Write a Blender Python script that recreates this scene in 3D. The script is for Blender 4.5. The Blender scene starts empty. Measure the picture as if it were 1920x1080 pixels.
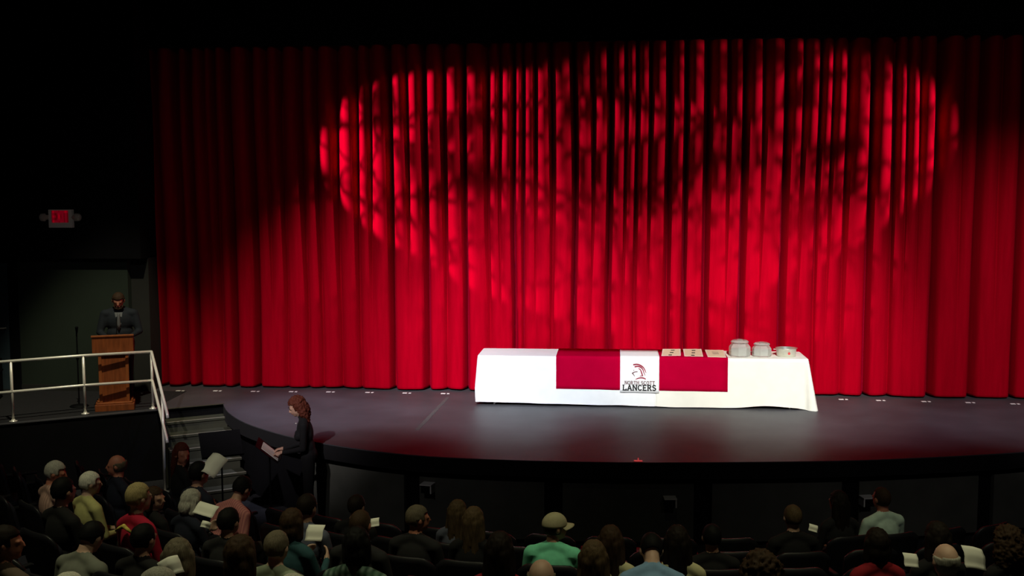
import bpy, bmesh, math, random
import numpy as np
from mathutils import Vector, Matrix, noise

random.seed(7)
DEBUG = False
SC = bpy.context.scene
COL = SC.collection
R = math.radians

# ------------------------------------------------------------------ camera
F_PX = 2000.0
CAM = Vector((0, 0, 3.126))
YAW, PITCH, ROLL = R(5.323), R(5.007), R(-0.139)
fwd = Vector((-math.sin(YAW)*math.cos(PITCH), math.cos(YAW)*math.cos(PITCH), -math.sin(PITCH)))
right0 = Vector((math.cos(YAW), math.sin(YAW), 0))
up0 = right0.cross(fwd)
right = right0*math.cos(ROLL) + up0*math.sin(ROLL)
up = -right0*math.sin(ROLL) + up0*math.cos(ROLL)
cam_d = bpy.data.cameras.new('camera')
cam_d.sensor_width = 36.0
cam_d.lens = F_PX/1920.0*36.0
cam_d.clip_end = 200
cam = bpy.data.objects.new('camera', cam_d)
COL.objects.link(cam)
cam.matrix_world = Matrix(((right.x, up.x, -fwd.x, CAM.x), (right.y, up.y, -fwd.y, CAM.y), (right.z, up.z, -fwd.z, CAM.z), (0, 0, 0, 1)))
SC.camera = cam

# ------------------------------------------------------------------ world and exposure
w = bpy.data.worlds.new('world')
SC.world = w
w.use_nodes = True
w.node_tree.nodes['Background'].inputs[0].default_value = (0.02, 0.022, 0.025, 1)
w.node_tree.nodes['Background'].inputs[1].default_value = 0.004
SC.view_settings.view_transform = 'Standard'
SC.view_settings.look = 'None'
SC.view_settings.exposure = 0.0
SC.view_settings.gamma = 1.0
SC.view_settings.use_curve_mapping = False

# ------------------------------------------------------------------ stage lighting
def spot(name, loc, aim, power, half, blend, color=(1, 1, 1), radius=0.12, gobo=None):
    d = bpy.data.lights.new(name, 'SPOT')
    d.energy = power
    d.spot_size = 2*R(half)
    d.spot_blend = blend
    d.color = color
    d.shadow_soft_size = radius
    o = bpy.data.objects.new(name, d)
    COL.objects.link(o)
    o.location = loc
    v = Vector(aim)-Vector(loc)
    o.rotation_euler = v.to_track_quat('-Z', 'Y').to_euler()
    if gobo:
        d.use_nodes = True
        nt = d.node_tree
        N, L = nt.nodes, nt.links
        em = N['Emission']
        tc = N.new('ShaderNodeTexCoord')
        sx = N.new('ShaderNodeSeparateXYZ'); L.new(tc.outputs['Normal'], sx.inputs[0])
        def m(op, a, b=None):
            n = N.new('ShaderNodeMath'); n.operation = op
            for i, q in enumerate((a, b)):
                if q is None: continue
                if isinstance(q, (int, float)): n.inputs[i].default_value = q
                else: L.new(q, n.inputs[i])
            return n.outputs[0]
        gx, gy = m('DIVIDE', sx.outputs[0], sx.outputs[2]), m('DIVIDE', sx.outputs[1], sx.outputs[2])
        cx = N.new('ShaderNodeCombineXYZ'); L.new(gx, cx.inputs[0]); L.new(gy, cx.inputs[1]); cx.inputs[2].default_value = gobo
        nz = N.new('ShaderNodeTexNoise'); nz.inputs['Scale'].default_value = 26; nz.inputs['Detail'].default_value = 2
        L.new(cx.outputs[0], nz.inputs['Vector'])
        mx = N.new('ShaderNodeVectorMath'); mx.operation = 'MULTIPLY_ADD'
        L.new(nz.outputs['Color'], mx.inputs[0]); mx.inputs[1].default_value = (0.05, 0.05, 0.0); L.new(cx.outputs[0], mx.inputs[2])
        vo = N.new('ShaderNodeTexVoronoi'); vo.feature = 'DISTANCE_TO_EDGE'; vo.inputs['Scale'].default_value = 13
        L.new(mx.outputs[0], vo.inputs['Vector'])
        mr = N.new('ShaderNodeMapRange'); mr.interpolation_type = 'SMOOTHSTEP'
        mr.inputs['From Min'].default_value = 0.015; mr.inputs['From Max'].default_value = 0.11
        mr.inputs['To Min'].default_value = 0.06; mr.inputs['To Max'].default_value = 1.0
        L.new(vo.outputs['Distance'], mr.inputs['Value'])
        nb = N.new('ShaderNodeTexNoise'); nb.inputs['Scale'].default_value = 11; nb.inputs['Detail'].default_value = 1
        L.new(cx.outputs[0], nb.inputs['Vector'])
        mb = N.new('ShaderNodeMapRange'); mb.interpolation_type = 'SMOOTHSTEP'
        mb.inputs['From Min'].default_value = 0.36; mb.inputs['From Max'].default_value = 0.52
        mb.inputs['To Min'].default_value = 0.10; mb.inputs['To Max'].default_value = 1.0
        L.new(nb.outputs['Fac'], mb.inputs['Value'])
        L.new(m('MULTIPLY', mr.outputs[0], mb.outputs[0]), em.inputs['Strength'])
    return o

# front-of-house wash over the deck, the table and the foot of the curtain
spot('wash_light', (-5.5, 2.0, 8.2), (-4.0, 16.3, 0.2), 7400, 11.0, 1.0, (1.0, 0.90, 0.92))
spot('wash_light', (-2.5, 2.0, 8.2), (-1.35, 16.6, 0.6), 13500, 10.2, 1.0, (0.90, 0.95, 1.0))
spot('wash_light', (2.5, 2.0, 8.2), (2.25, 16.6, 0.6), 13500, 10.2, 1.0, (1.0, 0.98, 0.90))
spot('wash_light', (5.5, 2.0, 8.2), (6.0, 16.5, 1.0), 5200, 11.5, 1.0, (1.0, 0.92, 0.92))
for wx in (-4.2, 4.6):  # added wide fill, standing in for light bounced onto the dim curtain areas
    spot('bounce_fill_light', (wx, 1.0, 8.6), (wx, 17.0, 0.2), 340, 22, 1.0, (1.0, 0.92, 0.92))
# two break-up pattern projectors on the side booms
spot('pattern_light', (-9.0, 13.0, 5.0), (-9.0+8.7, 13.0+4.5, 5.0-2.0), 4600, 12.3, 0.12, (1.0, 0.85, 1.0), 0.05, gobo=1.3)
spot('pattern_light', (9.2, 13.0, 5.0), (9.2-8.7, 13.0+4.5, 5.0-1.75), 2900, 13.6, 0.16, (1.0, 0.85, 0.95), 0.07, gobo=7.7)
# lavender overhead light on the deck
for dx, dp in ((-4.3, 2000), (-1.6, 500), (3.6, 700), (5.8, 600)):
    spot('deck_light', (dx, 14.2, 9.3), (dx, 14.9, 0), dp, 12, 1.0, (0.80, 0.80, 1.0), 0.15)
# light over the lectern platform
spot('lectern_light', (-5.8, 11.2, 8.2), (-7.7, 15.3, 0.3), 1500, 14.5, 0.7, (1.0, 0.93, 0.66), 0.1)
spot('stair_light', (3.5, 9.0, 8.5), (-6.0, 14.6, -0.3), 420, 4.5, 0.8, (0.5, 0.6, 1.0), 0.1)
# dim house downlights over the seats
for hx, hy, hp in ((-4.6, 6.4, 740), (0.3, 6.2, 590), (4.0, 6.6, 420)):
    spot('house_light', (hx, hy, 8.8), (hx, hy+0.5, 0), hp, 33, 1.0, (1.0, 0.96, 0.58), 0.15)

# ------------------------------------------------------------------ geometry helpers
def ray(u, v):
    return (fwd*F_PX + right*(u-960) + up*(540-v)).normalized()
def onz(u, v, z=0.0):
    d = ray(u, v); return CAM + d*((z-CAM.z)/d.z)
def ony(u, v, y):
    d = ray(u, v); return CAM + d*(y/d.y)
def project(p):
    d = Vector(p)-CAM; z = d.dot(fwd)
    return 960+F_PX*d.dot(right)/z, 540-F_PX*d.dot(up)/z

class MB:
    def __init__(s): s.v = []; s.f = []
    def add(s, vs, fs):
        n = len(s.v); s.v += [tuple(p) for p in vs]; s.f += [tuple(i+n for i in q) for q in fs]; return s
    def box(s, a, b, M=None, bev=0.0):
        x0, y0, z0 = a; x1, y1, z1 = b
        if bev > 0:
            bm = bmesh.new()
            bmesh.ops.create_cube(bm, size=1)
            for q in bm.verts:
                q.co = Vector(((x0+x1)/2+q.co.x*(x1-x0), (y0+y1)/2+q.co.y*(y1-y0), (z0+z1)/2+q.co.z*(z1-z0)))
            bmesh.ops.bevel(bm, geom=bm.edges[:], offset=bev, segments=2, profile=0.5, affect='EDGES')
            bm.verts.index_update()
            vs = [(M @ q.co if M else q.co.copy()) for q in bm.verts]
            fs = [[q.index for q in f.verts] for f in bm.faces]
            bm.free()
            return s.add(vs, fs)
        vs = [Vector(p) for p in ((x0, y0, z0), (x1, y0, z0), (x1, y1, z0), (x0, y1, z0), (x0, y0, z1), (x1, y0, z1), (x1, y1, z1), (x0, y1, z1))]
        if M: vs = [M @ p for p in vs]
        return s.add(vs, [(0, 3, 2, 1), (4, 5, 6, 7), (0, 1, 5, 4), (1, 2, 6, 5), (2, 3, 7, 6), (3, 0, 4, 7)])
    def tube(s, pts, r, n=10, caps=True):
        pts = [Vector(p) for p in pts]
        rs = r if isinstance(r, (list, tuple)) else [r]*len(pts)
        ref = None; rings = []
        for i, p in enumerate(pts):
            t = (pts[min(i+1, len(pts)-1)]-pts[max(i-1, 0)]).normalized()
            if ref is None: ref = Vector((0, 0, 1)) if abs(t.z) < 0.9 else Vector((1, 0, 0))
            a = t.cross(ref).normalized(); b = t.cross(a).normalized(); ref = b.cross(t) * -1 if False else ref
            rings.append([p+(a*math.cos(2*math.pi*k/n)+b*math.sin(2*math.pi*k/n))*rs[i] for k in range(n)])
        vs = [q for g in rings for q in g]; fs = []
        for i in range(len(pts)-1):
            for k in range(n):
                fs.append((i*n+k, i*n+(k+1) % n, (i+1)*n+(k+1) % n, (i+1)*n+k))
        if caps: fs += [tuple(range(n))[::-1], tuple((len(pts)-1)*n+k for k in range(n))]
        return s.add(vs, fs)
    def lathe(s, prof, n=24, c=(0, 0, 0), capb=True, capt=True):
        vs = []; fs = []
        for r_, z_ in prof:
            for k in range(n):
                a = 2*math.pi*(k+0.5)/n
                vs.append((c[0]+r_*math.cos(a), c[1]+r_*math.sin(a), c[2]+z_))
        for i in range(len(prof)-1):
            for k in range(n):
                fs.append((i*n+k, i*n+(k+1) % n, (i+1)*n+(k+1) % n, (i+1)*n+k))
        if capb: fs.append(tuple(range(n))[::-1])
        if capt: fs.append(tuple((len(prof)-1)*n+k for k in range(n)))
        return s.add(vs, fs)
    def prism(s, poly, z0, z1):
        n = len(poly)
        vs = [(x, y, z0) for x, y in poly]+[(x, y, z1) for x, y in poly]
        fs = [tuple(range(n))[::-1], tuple(range(n, 2*n))]+[(i, (i+1) % n, n+(i+1) % n, n+i) for i in range(n)]
        return s.add(vs, fs)
    def mesh(s, name, smooth=False):
        me = bpy.data.meshes.new(name)
        me.from_pydata(s.v, [], s.f); me.update()
        bm = bmesh.new(); bm.from_mesh(me)
        bmesh.ops.recalc_face_normals(bm, faces=bm.faces[:])
        bm.to_mesh(me); bm.free()
        if smooth: me.polygons.foreach_set('use_smooth', [True]*len(me.polygons))
        return me
    def build(s, name, m, parent=None, smooth=False):
        return link(name, s.mesh(name, smooth), m, parent)

def link(name, me, m=None, parent=None):
    o = bpy.data.objects.new(name, me); COL.objects.link(o)
    if m is not None and me is not None and not me.materials: me.materials.append(m)
    if parent: o.parent = parent
    return o
def empty(name, loc=(0, 0, 0), rz=0.0, label=None, cat=None, group=None):
    o = bpy.data.objects.new(name, None); COL.objects.link(o)
    o.empty_display_size = 0.1; o.location = loc; o.rotation_euler = (0, 0, rz)
    if label: tag(o, label, cat, group)
    return o
def tag(o, label, cat, group=None):
    o['label'] = label; o['category'] = cat
    if group: o['group'] = group
    return o
def struct(o, label=None):
    o['kind'] = 'structure'
    if label: o['label'] = label
    return o

# ------------------------------------------------------------------ materials
def mat(name, col, rough=0.6, var=0.15, scale=8.0, metal=0.0, sheen=0.0, sheen_tint=(1, 1, 1), bump=0.0, spec=0.5, trans=0.0, emit=None, stretch=(1, 1, 1), ior=1.45, coat=0.0):
    m = bpy.data.materials.new(name); m.use_nodes = True
    N, L = m.node_tree.nodes, m.node_tree.links
    b = N['Principled BSDF']
    tc = N.new('ShaderNodeTexCoord'); mp = N.new('ShaderNodeMapping'); mp.inputs['Scale'].default_value = stretch
    L.new(tc.outputs['Object'], mp.inputs[0])
    nz = N.new('ShaderNodeTexNoise'); nz.inputs['Scale'].default_value = scale; nz.inputs['Detail'].default_value = 4
    L.new(mp.outputs[0], nz.inputs['Vector'])
    cr = N.new('ShaderNodeValToRGB')
    cr.color_ramp.elements[0].position = 0.3; cr.color_ramp.elements[1].position = 0.7
    cr.color_ramp.elements[0].color = tuple(max(0, c*(1-var)) for c in col)+(1,)
    cr.color_ramp.elements[1].color = tuple(min(1, c*(1+var)) for c in col)+(1,)
    L.new(nz.outputs['Fac'], cr.inputs[0]); L.new(cr.outputs[0], b.inputs['Base Color'])
    b.inputs['Roughness'].default_value = rough; b.inputs['Metallic'].default_value = metal
    b.inputs['Specular IOR Level'].default_value = spec; b.inputs['IOR'].default_value = ior
    b.inputs['Transmission Weight'].default_value = trans
    b.inputs['Sheen Weight'].default_value = sheen; b.inputs['Sheen Tint'].default_value = tuple(sheen_tint)+(1,)
    b.inputs['Sheen Roughness'].default_value = 0.35
    b.inputs['Coat Weight'].default_value = coat
    if bump:
        bp = N.new('ShaderNodeBump'); bp.inputs['Strength'].default_value = bump; bp.inputs['Distance'].default_value = 0.01
        L.new(nz.outputs['Fac'], bp.inputs['Height']); L.new(bp.outputs[0], b.inputs['Normal'])
    if emit:
        b.inputs['Emission Color'].default_value = tuple(emit[:3])+(1,); b.inputs['Emission Strength'].default_value = emit[3]
    return m

def plaid(name, c1, c2, c3, s=55):
    m = mat(name, c1, 0.85)
    N, L = m.node_tree.nodes, m.node_tree.links
    b = N['Principled BSDF']; tc = [n for n in N if n.type == 'TEX_COORD'][0]
    outs = []
    for ax in ('X', 'Z'):
        wv = N.new('ShaderNodeTexWave'); wv.bands_direction = ax; wv.inputs['Scale'].default_value = s/10
        L.new(tc.outputs['Object'], wv.inputs['Vector']); outs.append(wv.outputs['Fac'])
    m1 = N.new('ShaderNodeMix'); m1.data_type = 'RGBA'; m1.inputs[6].default_value = tuple(c1)+(1,); m1.inputs[7].default_value = tuple(c2)+(1,)
    L.new(outs[0], m1.inputs[0])
    m2 = N.new('ShaderNodeMix'); m2.data_type = 'RGBA'; m2.inputs[7].default_value = tuple(c3)+(1,)
    mm = N.new('ShaderNodeMath'); mm.operation = 'MULTIPLY'; mm.inputs[1].default_value = 0.7
    L.new(outs[1], mm.inputs[0]); L.new(mm.outputs[0], m2.inputs[0]); L.new(m1.outputs[2], m2.inputs[6])
    L.new(m2.outputs[2], b.inputs['Base Color'])
    return m
def stripes(name, c1, c2, s=60):
    m = mat(name, c1, 0.85)
    N, L = m.node_tree.nodes, m.node_tree.links
    b = N['Principled BSDF']; tc = [n for n in N if n.type == 'TEX_COORD'][0]
    wv = N.new('ShaderNodeTexWave'); wv.bands_direction = 'X'; wv.inputs['Scale'].default_value = s/6
    L.new(tc.outputs['Object'], wv.inputs['Vector'])
    mx = N.new('ShaderNodeMix'); mx.data_type = 'RGBA'; mx.inputs[6].default_value = tuple(c1)+(1,); mx.inputs[7].default_value = tuple(c2)+(1,)
    L.new(wv.outputs['Fac'], mx.inputs[0]); L.new(mx.outputs[2], b.inputs['Base Color'])
    return m

M = {}
M['curtain'] = mat('red_velvet', (0.37, 0.0002, 0.010), 0.9, 0.10, 3.0, sheen=0.06, sheen_tint=(1.0, 0.03, 0.25), spec=0.0, stretch=(6, 6, 0.5))
M['deck'] = mat('stage_paint', (0.066, 0.066, 0.074), 0.52, 0.18, 1.6, bump=0.03, spec=0.28)
M['black'] = mat('black_paint', (0.004, 0.004, 0.005), 0.95, 0.2, 3)
M['blackwall'] = mat('black_wall', (0.005, 0.005, 0.006), 0.95, 0.2, 2, spec=0.1)
M['greywall'] = mat('grey_green_wall', (0.017, 0.027, 0.018), 0.85, 0.1, 2)
M['pilaster'] = mat('dark_pilaster', (0.02, 0.02, 0.018), 0.85, 0.15, 2)
M['door'] = mat('slate_door', (0.05, 0.08, 0.10), 0.6, 0.1, 3)
M['aisle'] = mat('carpet_and_dim_platform', (0.012, 0.012, 0.015), 0.95, 0.3, 30, bump=0.2)
M['panel'] = mat('pit_panel', (0.09, 0.094, 0.078), 0.8, 0.15, 3)
M['tread'] = mat('stair_vinyl', (0.05, 0.052, 0.034), 0.6, 0.2, 6)
M['nosing'] = mat('stair_nosing', (0.28, 0.27, 0.21), 0.45, 0.1, 6)
M['steel'] = mat('brushed_steel', (0.93, 0.91, 0.82), 0.3, 0.03, 20, metal=0.25)
M['white_cloth'] = mat('white_cloth', (0.86, 0.87, 0.88), 0.9, 0.03, 6, bump=0.05)
M['cream_cloth'] = mat('cream_cloth', (0.86, 0.85, 0.78), 0.9, 0.03, 6, bump=0.05)
M['red_cloth'] = mat('red_cloth', (0.41, 0.0003, 0.026), 0.9, 0.05, 6, spec=0.0)
M['ink_black'] = mat('black_print', (0.02, 0.02, 0.02), 0.9)
M['ink_red'] = mat('red_print', (0.30, 0.03, 0.06), 0.9)
M['ink_grey'] = mat('grey_print', (0.16, 0.07, 0.08), 0.9)
M['paper'] = mat('paper', (0.80, 0.80, 0.72), 0.9, 0.03, 10)
M['cert'] = mat('certificate_paper', (0.80, 0.66, 0.46), 0.85, 0.06, 14)
M['cert_edge'] = mat('certificate_border', (0.86, 0.70, 0.60), 0.85, 0.05, 14)
M['glass'] = mat('jar_glass', (0.95, 0.96, 0.93), 0.06, 0.02, 5, trans=0.72, ior=1.35)
M['jar_slip'] = mat('paper_slips', (0.80, 0.80, 0.70), 0.9, 0.1, 30)
M['pan'] = mat('pan_metal', (0.72, 0.72, 0.64), 0.32, 0.05, 9, metal=0.75)
M['sticker'] = mat('red_sticker', (0.6, 0.05, 0.05), 0.7)
M['oak'] = mat('oak', (0.24, 0.062, 0.016), 0.5, 0.28, 5, stretch=(6, 6, 0.8), spec=0.4)
M['oak_trim'] = mat('oak_trim', (0.30, 0.085, 0.022), 0.45, 0.2, 5, stretch=(6, 6, 0.8))
M['plastic'] = mat('black_plastic', (0.004, 0.004, 0.005), 0.6, 0.1, 10, spec=0.12)
M['seat_shell'] = mat('seat_shell', (0.012, 0.012, 0.016), 0.42, 0.15, 10, spec=0.4)
M['seat_fabric'] = mat('seat_fabric', (0.010, 0.010, 0.022), 0.95, 0.3, 60)
M['sign_body'] = mat('sign_housing', (0.62, 0.58, 0.52), 0.5, 0.05, 10, emit=(1.0, 0.85, 0.75, 0.009))
M['sign_face'] = mat('sign_face', (0.20, 0.01, 0.01), 0.5, 0.05, 10, emit=(1.0, 0.0, 0.03, 0.05))
M['sign_red'] = mat('sign_letters', (0.5, 0.02, 0.03), 0.5, 0.05, 10, emit=(1.0, 0.0, 0.045, 0.10))
M['lamp_head'] = mat('lamp_head', (0.42, 0.36, 0.28), 0.5, 0.05, 10, emit=(1.0, 0.85, 0.75, 0.004))
M['tape'] = mat('white_tape', (0.95, 0.93, 0.90), 0.8, 0.02, 10)
M['oldtape'] = mat('worn_tape', (0.085, 0.078, 0.078), 0.8, 0.3, 30)
M['led'] = mat('red_marker', (0.5, 0.02, 0.02), 0.5, 0.05, 10, emit=(1.0, 0.1, 0.1, 0.35))
M['box_white'] = mat('pale_metal', (0.75, 0.75, 0.72), 0.5, 0.05, 10)

# ------------------------------------------------------------------ the setting
ZF = -1.05                       # auditorium floor below the stage deck
AC = Vector((0.0, 20.6))         # centre the seat rows curve around
ROW0, DROW, RISE = 10.3, 0.93, 0.186

# apron edge from left to right
apron = [(-5.80, 15.36), (-5.50, 14.76), (-5.02, 14.10), (-4.40, 13.52), (-3.83, 13.11), (-3.30, 12.82), (-2.80, 12.61), (-2.20, 12.44), (-1.50, 12.35),
         (-0.70, 12.32), (0.10, 12.33), (0.90, 12.39), (1.60, 12.47), (2.30, 12.56), (2.90, 12.66), (3.50, 12.80), (4.20, 12.99), (5.00, 13.25), (5.70, 13.62), (6.30, 14.10), (6.80, 14.70), (7.20, 15.40)]
def smooth_path(p, n=4):
    out = []
    for i in range(len(p)-1):
        p0, p1, p2, p3 = [Vector(p[max(0, min(len(p)-1, i+k))]) for k in (-1, 0, 1, 2)]
        for k in range(n):
            t = k/n
            out.append(0.5*((2*p1)+(p2-p0)*t+(2*p0-5*p1+4*p2-p3)*t*t+(3*p1-p0-3*p2+p3)*t**3))
    out.append(Vector(p[-1])); return out
AP = smooth_path(apron)
plat_n = Vector((0.545, -0.838)); plat_t = Vector((0.838, 0.545))
pl_right = Vector((-5.80, 15.36)); pl_left = pl_right - plat_t*6.2
poly = [tuple(p) for p in AP] + [(9.5, 15.4), (12, 14.0), (12, 19), (-13.5, 19), (-13.5, pl_left.y)] + [tuple(pl_left)]
struct(MB().prism(poly, -0.012, 0.0).build('floor_stage', M['deck']), 'dark painted stage deck with a curved apron')
struct(MB().prism([tuple(pl_left+Vector((0.0, 0.02))), tuple(Vector((-6.7, 14.93))-plat_n*0.0), (-6.75, 16.3), (-9.45, 16.3), (-13.4, 16.3), (-13.4, pl_left.y+0.02)], 0.0, 0.004).build('floor_platform', M['aisle']), 'dark slab on the lectern platform, added to keep its floor dim')  # added dark layer: the platform's dimness is put into its colour
# apron fascia (thin lip, recessed wall below with panels)
def off(path, d):
    out = []
    for i, p in enumerate(path):
        t = (path[min(i+1, len(path)-1)]-path[max(i-1, 0)]).normalized()
        out.append(p+Vector((-t.y, t.x))*d)
    return out
def ribbon(mb, path, z0, z1, d0, d1):
    a, b = off(path, d0), off(path, d1)
    vs = []
    for p, q in zip(a, b): vs += [(p.x, p.y, z0), (p.x, p.y, z1), (q.x, q.y, z1), (q.x, q.y, z0)]
    fs = []
    for i in range(len(path)-1):
        for k in range(4): fs.append((i*4+k, i*4+(k+1) % 4, i*4+4+(k+1) % 4, i*4+4+k))
    n = (len(path)-1)*4
    fs += [(0, 3, 2, 1), (n, n+1, n+2, n+3)]
    mb.add(vs, fs)
mb = MB(); ribbon(mb, AP, -0.20, -0.012, 0.0, 0.12)
fas = struct(mb.build('wall_stage_front', M['black']), 'black curved stage front below the apron')
mb = MB(); ribbon(mb, AP, ZF, -0.20, 0.16, 0.26); mb.build('recessed_face', M['blackwall'], fas)
# panels along the stage front, each its own piece
cum = [0.0]
for i in range(1, len(AP)): cum.append(cum[-1]+(AP[i]-AP[i-1]).length)
def ap_at(s):
    for i in range(1, len(AP)):
        if cum[i] >= s:
            t = (s-cum[i-1])/(cum[i]-cum[i-1]); return AP[i-1].lerp(AP[i], t)
    return AP[-1]
s = 2.9
while s < cum[-1]-1.9:
    seg = [ap_at(s+1.56*k/8) for k in range(9)]
    mb = MB(); ribbon(mb, seg, ZF+0.06, -0.29, 0.10, 0.158)
    mb.build('panel', M['panel'], fas); s += 1.78
# side platform front, stairs
def plat_M(o):
    return Matrix(((plat_t.x, plat_n.x, 0, o.x), (plat_t.y, plat_n.y, 0, o.y), (0, 0, 1, 0), (0, 0, 0, 1)))
MP = plat_M(pl_right)             # local x along the edge (negative = left), y = outwards
struct(MB().box((-6.2, -0.12, ZF), (0, -0.02, -0.06), MP).build('wall_platform_front', M['blackwall']), 'black front of the lectern platform')
st = empty('stage_stairs', (pl_right.x, pl_right.y, ZF), 0, 'short flight of grey-green steps up to the stage beside the railing', 'stairs')
NR = 7; rise = -ZF/NR; run = 0.25
MPl = plat_M(Vector((0, 0)))
for k in range(1, NR):
    top = -ZF-rise*k
    y0, y1 = run*(k-1), run*k
    MB().box((-0.90, y0-0.015, 0), (0.0, y1, top-0.03), MPl).build('riser', M['tread'], st)
    MB().box((-0.92, y0-0.015, top-0.03), (0.02, y1+0.02, top), MPl).build('tread', M['tread'], st)
    MB().box((-0.92, y1-0.015, top), (0.02, y1+0.022, top+0.004), MPl).build('nosing', M['nosing'], st)
MB().box((-0.92, -0.04, -ZF-0.002), (0.02, 0.015, -ZF+0.003), MPl).build('nosing', M['tread'], st)

# auditorium floor: flat front and curved risers
mb = MB()
mb.box((-14, -3, ZF-0.3), (14, 16, ZF))
A0, A1, NA = R(-62), R(62), 60
for k in range(1, 11):
    z = ZF+RISE*k; r0 = ROW0+DROW*k-0.56; r1 = ROW0+DROW*10+3
    vs = []; fs = []
    for i in range(NA+1):
        a = A0+(A1-A0)*i/NA
        for rr, zz in ((r0, z-RISE-0.02), (r0, z), (r1, z)):
            vs.append((AC.x+rr*math.sin(a), AC.y-rr*math.cos(a), zz))
    for i in range(NA):
        for j in range(2): fs.append((i*3+j, i*3+3+j, i*3+4+j, i*3+1+j))
    mb.add(vs, fs)
struct(mb.build('floor', M['aisle']), 'dark stepped auditorium floor')

# walls around the stage
struct(MB().box((-9.45, 16.20, 0), (-7.62, 16.5, 2.16)).build('wall_left', M['greywall']), 'grey-green wall behind the lectern')
struct(MB().box((-7.62, 16.32, 0), (-7.33, 17.6, 2.16)).build('trim_1', M['pilaster']), 'dark pilaster beside the curtain')
struct(MB().box((-14, 16.05, 2.14), (-7.33, 17.6, 9.6)).build('wall_upper_left', M['blackwall']), 'upper wall over the lectern platform, black in place of cut-off light')  # black and set proud to draw the edge where the light is shuttered off
struct(MB().box((-7.34, 16.5, 5.45), (7.6, 17.0-0.35, 9.6)).build('wall_proscenium_top', M['blackwall']), 'black proscenium header')
struct(MB().box((7.6, 16.3, 0), (14, 17.6, 9.6)).build('wall_right', M['blackwall']), 'black wall right of the curtain')
struct(MB().box((-7.4, 18.2, 0), (7.7, 18.4, 9.6)).build('wall_back', M['blackwall']), 'black wall behind the curtain')
struct(MB().box((-14, -3, 9.6), (14, 19, 9.8)).build('ceiling', M['blackwall']), 'black auditorium ceiling')
struct(MB().box((-14.2, -3, ZF), (-14, 19, 9.6)).build('wall_far_left', M['blackwall']), 'black side wall')
struct(MB().box((14, -3, ZF), (14.2, 19, 9.6)).build('wall_far_right', M['blackwall']), 'black side wall')
d1 = struct(MB().box((-10.6, 16.26, 0.0), (-9.62, 16.31, 2.12), bev=0.004).build('door_1', M['door']), 'slate blue door left of the lectern wall')
MB().box((-9.62, 16.2, 0), (-9.45, 16.36, 2.14)).build('door_frame', M['blackwall'], d1)
MB().box((-11.6, 16.3, 0), (-10.6, 16.5, 2.14)).build('side_panel', M['blackwall'], d1)
MB().tube([(-9.72, 16.26, 1.0), (-9.72, 16.20, 1.0), (-9.84, 16.20, 1.0)], 0.012, 8).build('door_handle', M['steel'], d1)
struct(MB().box((-9.45, 16.185, 0), (-7.62, 16.2, 0.10)).build('baseboard_left', M['pilaster']))

# ------------------------------------------------------------------ curtain
valleys_px = [322, 359, 382, 427, 452, 493, 547, 585, 612, 648, 684, 744, 806, 842, 879, 922, 968, 984, 1037, 1078, 1142, 1189, 1248, 1279, 1319, 1385, 1459, 1521, 1572, 1617, 1658, 1736, 1810, 1888]
vx = [ony(u, 600, 17.0).x for u in valleys_px]
deep_x = [ony(u, 600, 17.0).x for u in (322, 359, 382, 452, 493, 744, 806, 879, 968, 1078, 1142, 1248, 1279, 1319, 1385, 1459, 1617, 1736, 1810, 1888)]
def depth_of(x): return 1.0 if x < -7.4 or x > 6.4 or min(abs(x-q) for q in deep_x) < 0.02 else 0.32
YC = 16.98
def curtain_panel(name, xs, seed, label):
    rnd = random.Random(seed)
    folds = []
    for a, b in zip(xs[:-1], xs[1:]):
        wd = b-a
        nsub = max(1, int(round(wd/0.25)))
        cuts = [0.0]+sorted([(k+rnd.uniform(-0.22, 0.22))/nsub for k in range(1, nsub)])+[1.0]
        folds.append((a, b, min(0.42, 0.26+0.20*wd)*rnd.uniform(0.85, 1.1), cuts, rnd.uniform(-0.3, 0.3), depth_of(a), depth_of(b)))
    def y_at(x, z):
        zz = z/6.0
        xx = x+0.035*noise.noise(Vector((x*0.8, z*0.35, seed)))
        for a, b, A, cuts, sk, da, db in folds:
            if xx <= b or b == folds[-1][1]:
                t = min(1, max(0, (xx-a)/(b-a)))
                t = t+sk*t*(1-t)
                ed = max(0.0, min(t, 1-t))*(b-a)/0.085
                main = 0.78*(1-(1-min(1, ed))**1.6)+0.22*math.sin(math.pi*t)
                dd = da+(db-da)*(t*t*(3-2*t))
                for c0, c1 in zip(cuts[:-1], cuts[1:]):
                    if t <= c1:
                        q = (t-c0)/(c1-c0); sub = math.sin(math.pi*q)**0.75 if 0 < q < 1 else 0; break
                k = min(1.0, max(0.0, (zz-0.12)*1.5))
                return YC-(1-0.35*k)*(0.24*(1-dd)+dd*A*main*0.85)-0.23*k*sub-0.012*sub
        return YC
    nx = int((xs[-1]-xs[0])/0.016)
    zs = [0.015, 0.05, 0.15, 0.35]+[0.6+0.28*i for i in range(20)]+[6.4]
    vs = []; fs = []
    for i in range(nx+1):
        x = xs[0]+(xs[-1]-xs[0])*i/nx
        for z in zs:
            y = y_at(x, z)
            z2 = z
            if z < 0.1: z2 = z+0.012*(1+noise.noise(Vector((x*2.2, seed, 0))))
            vs.append((x, y, z2))
    nz = len(zs)
    for i in range(nx):
        for j in range(nz-1): fs.append((i*nz+j, (i+1)*nz+j, (i+1)*nz+j+1, i*nz+j+1))
    o = MB().add(vs, fs).build(name, M['curtain'], None, True)
    md = o.modifiers.new('solid', 'SOLIDIFY'); md.thickness = 0.012; md.offset = 1
    return tag(o, label, 'curtain', 'red stage curtains')
xm = ony(984, 500, 16.9).x
left_v = [-7.75]+[x for x in vx if x < xm-0.02]+[xm]
right_v = [xm]+[x for x in vx if x > xm+0.02]+[6.62, 7.15, 7.75]
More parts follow.
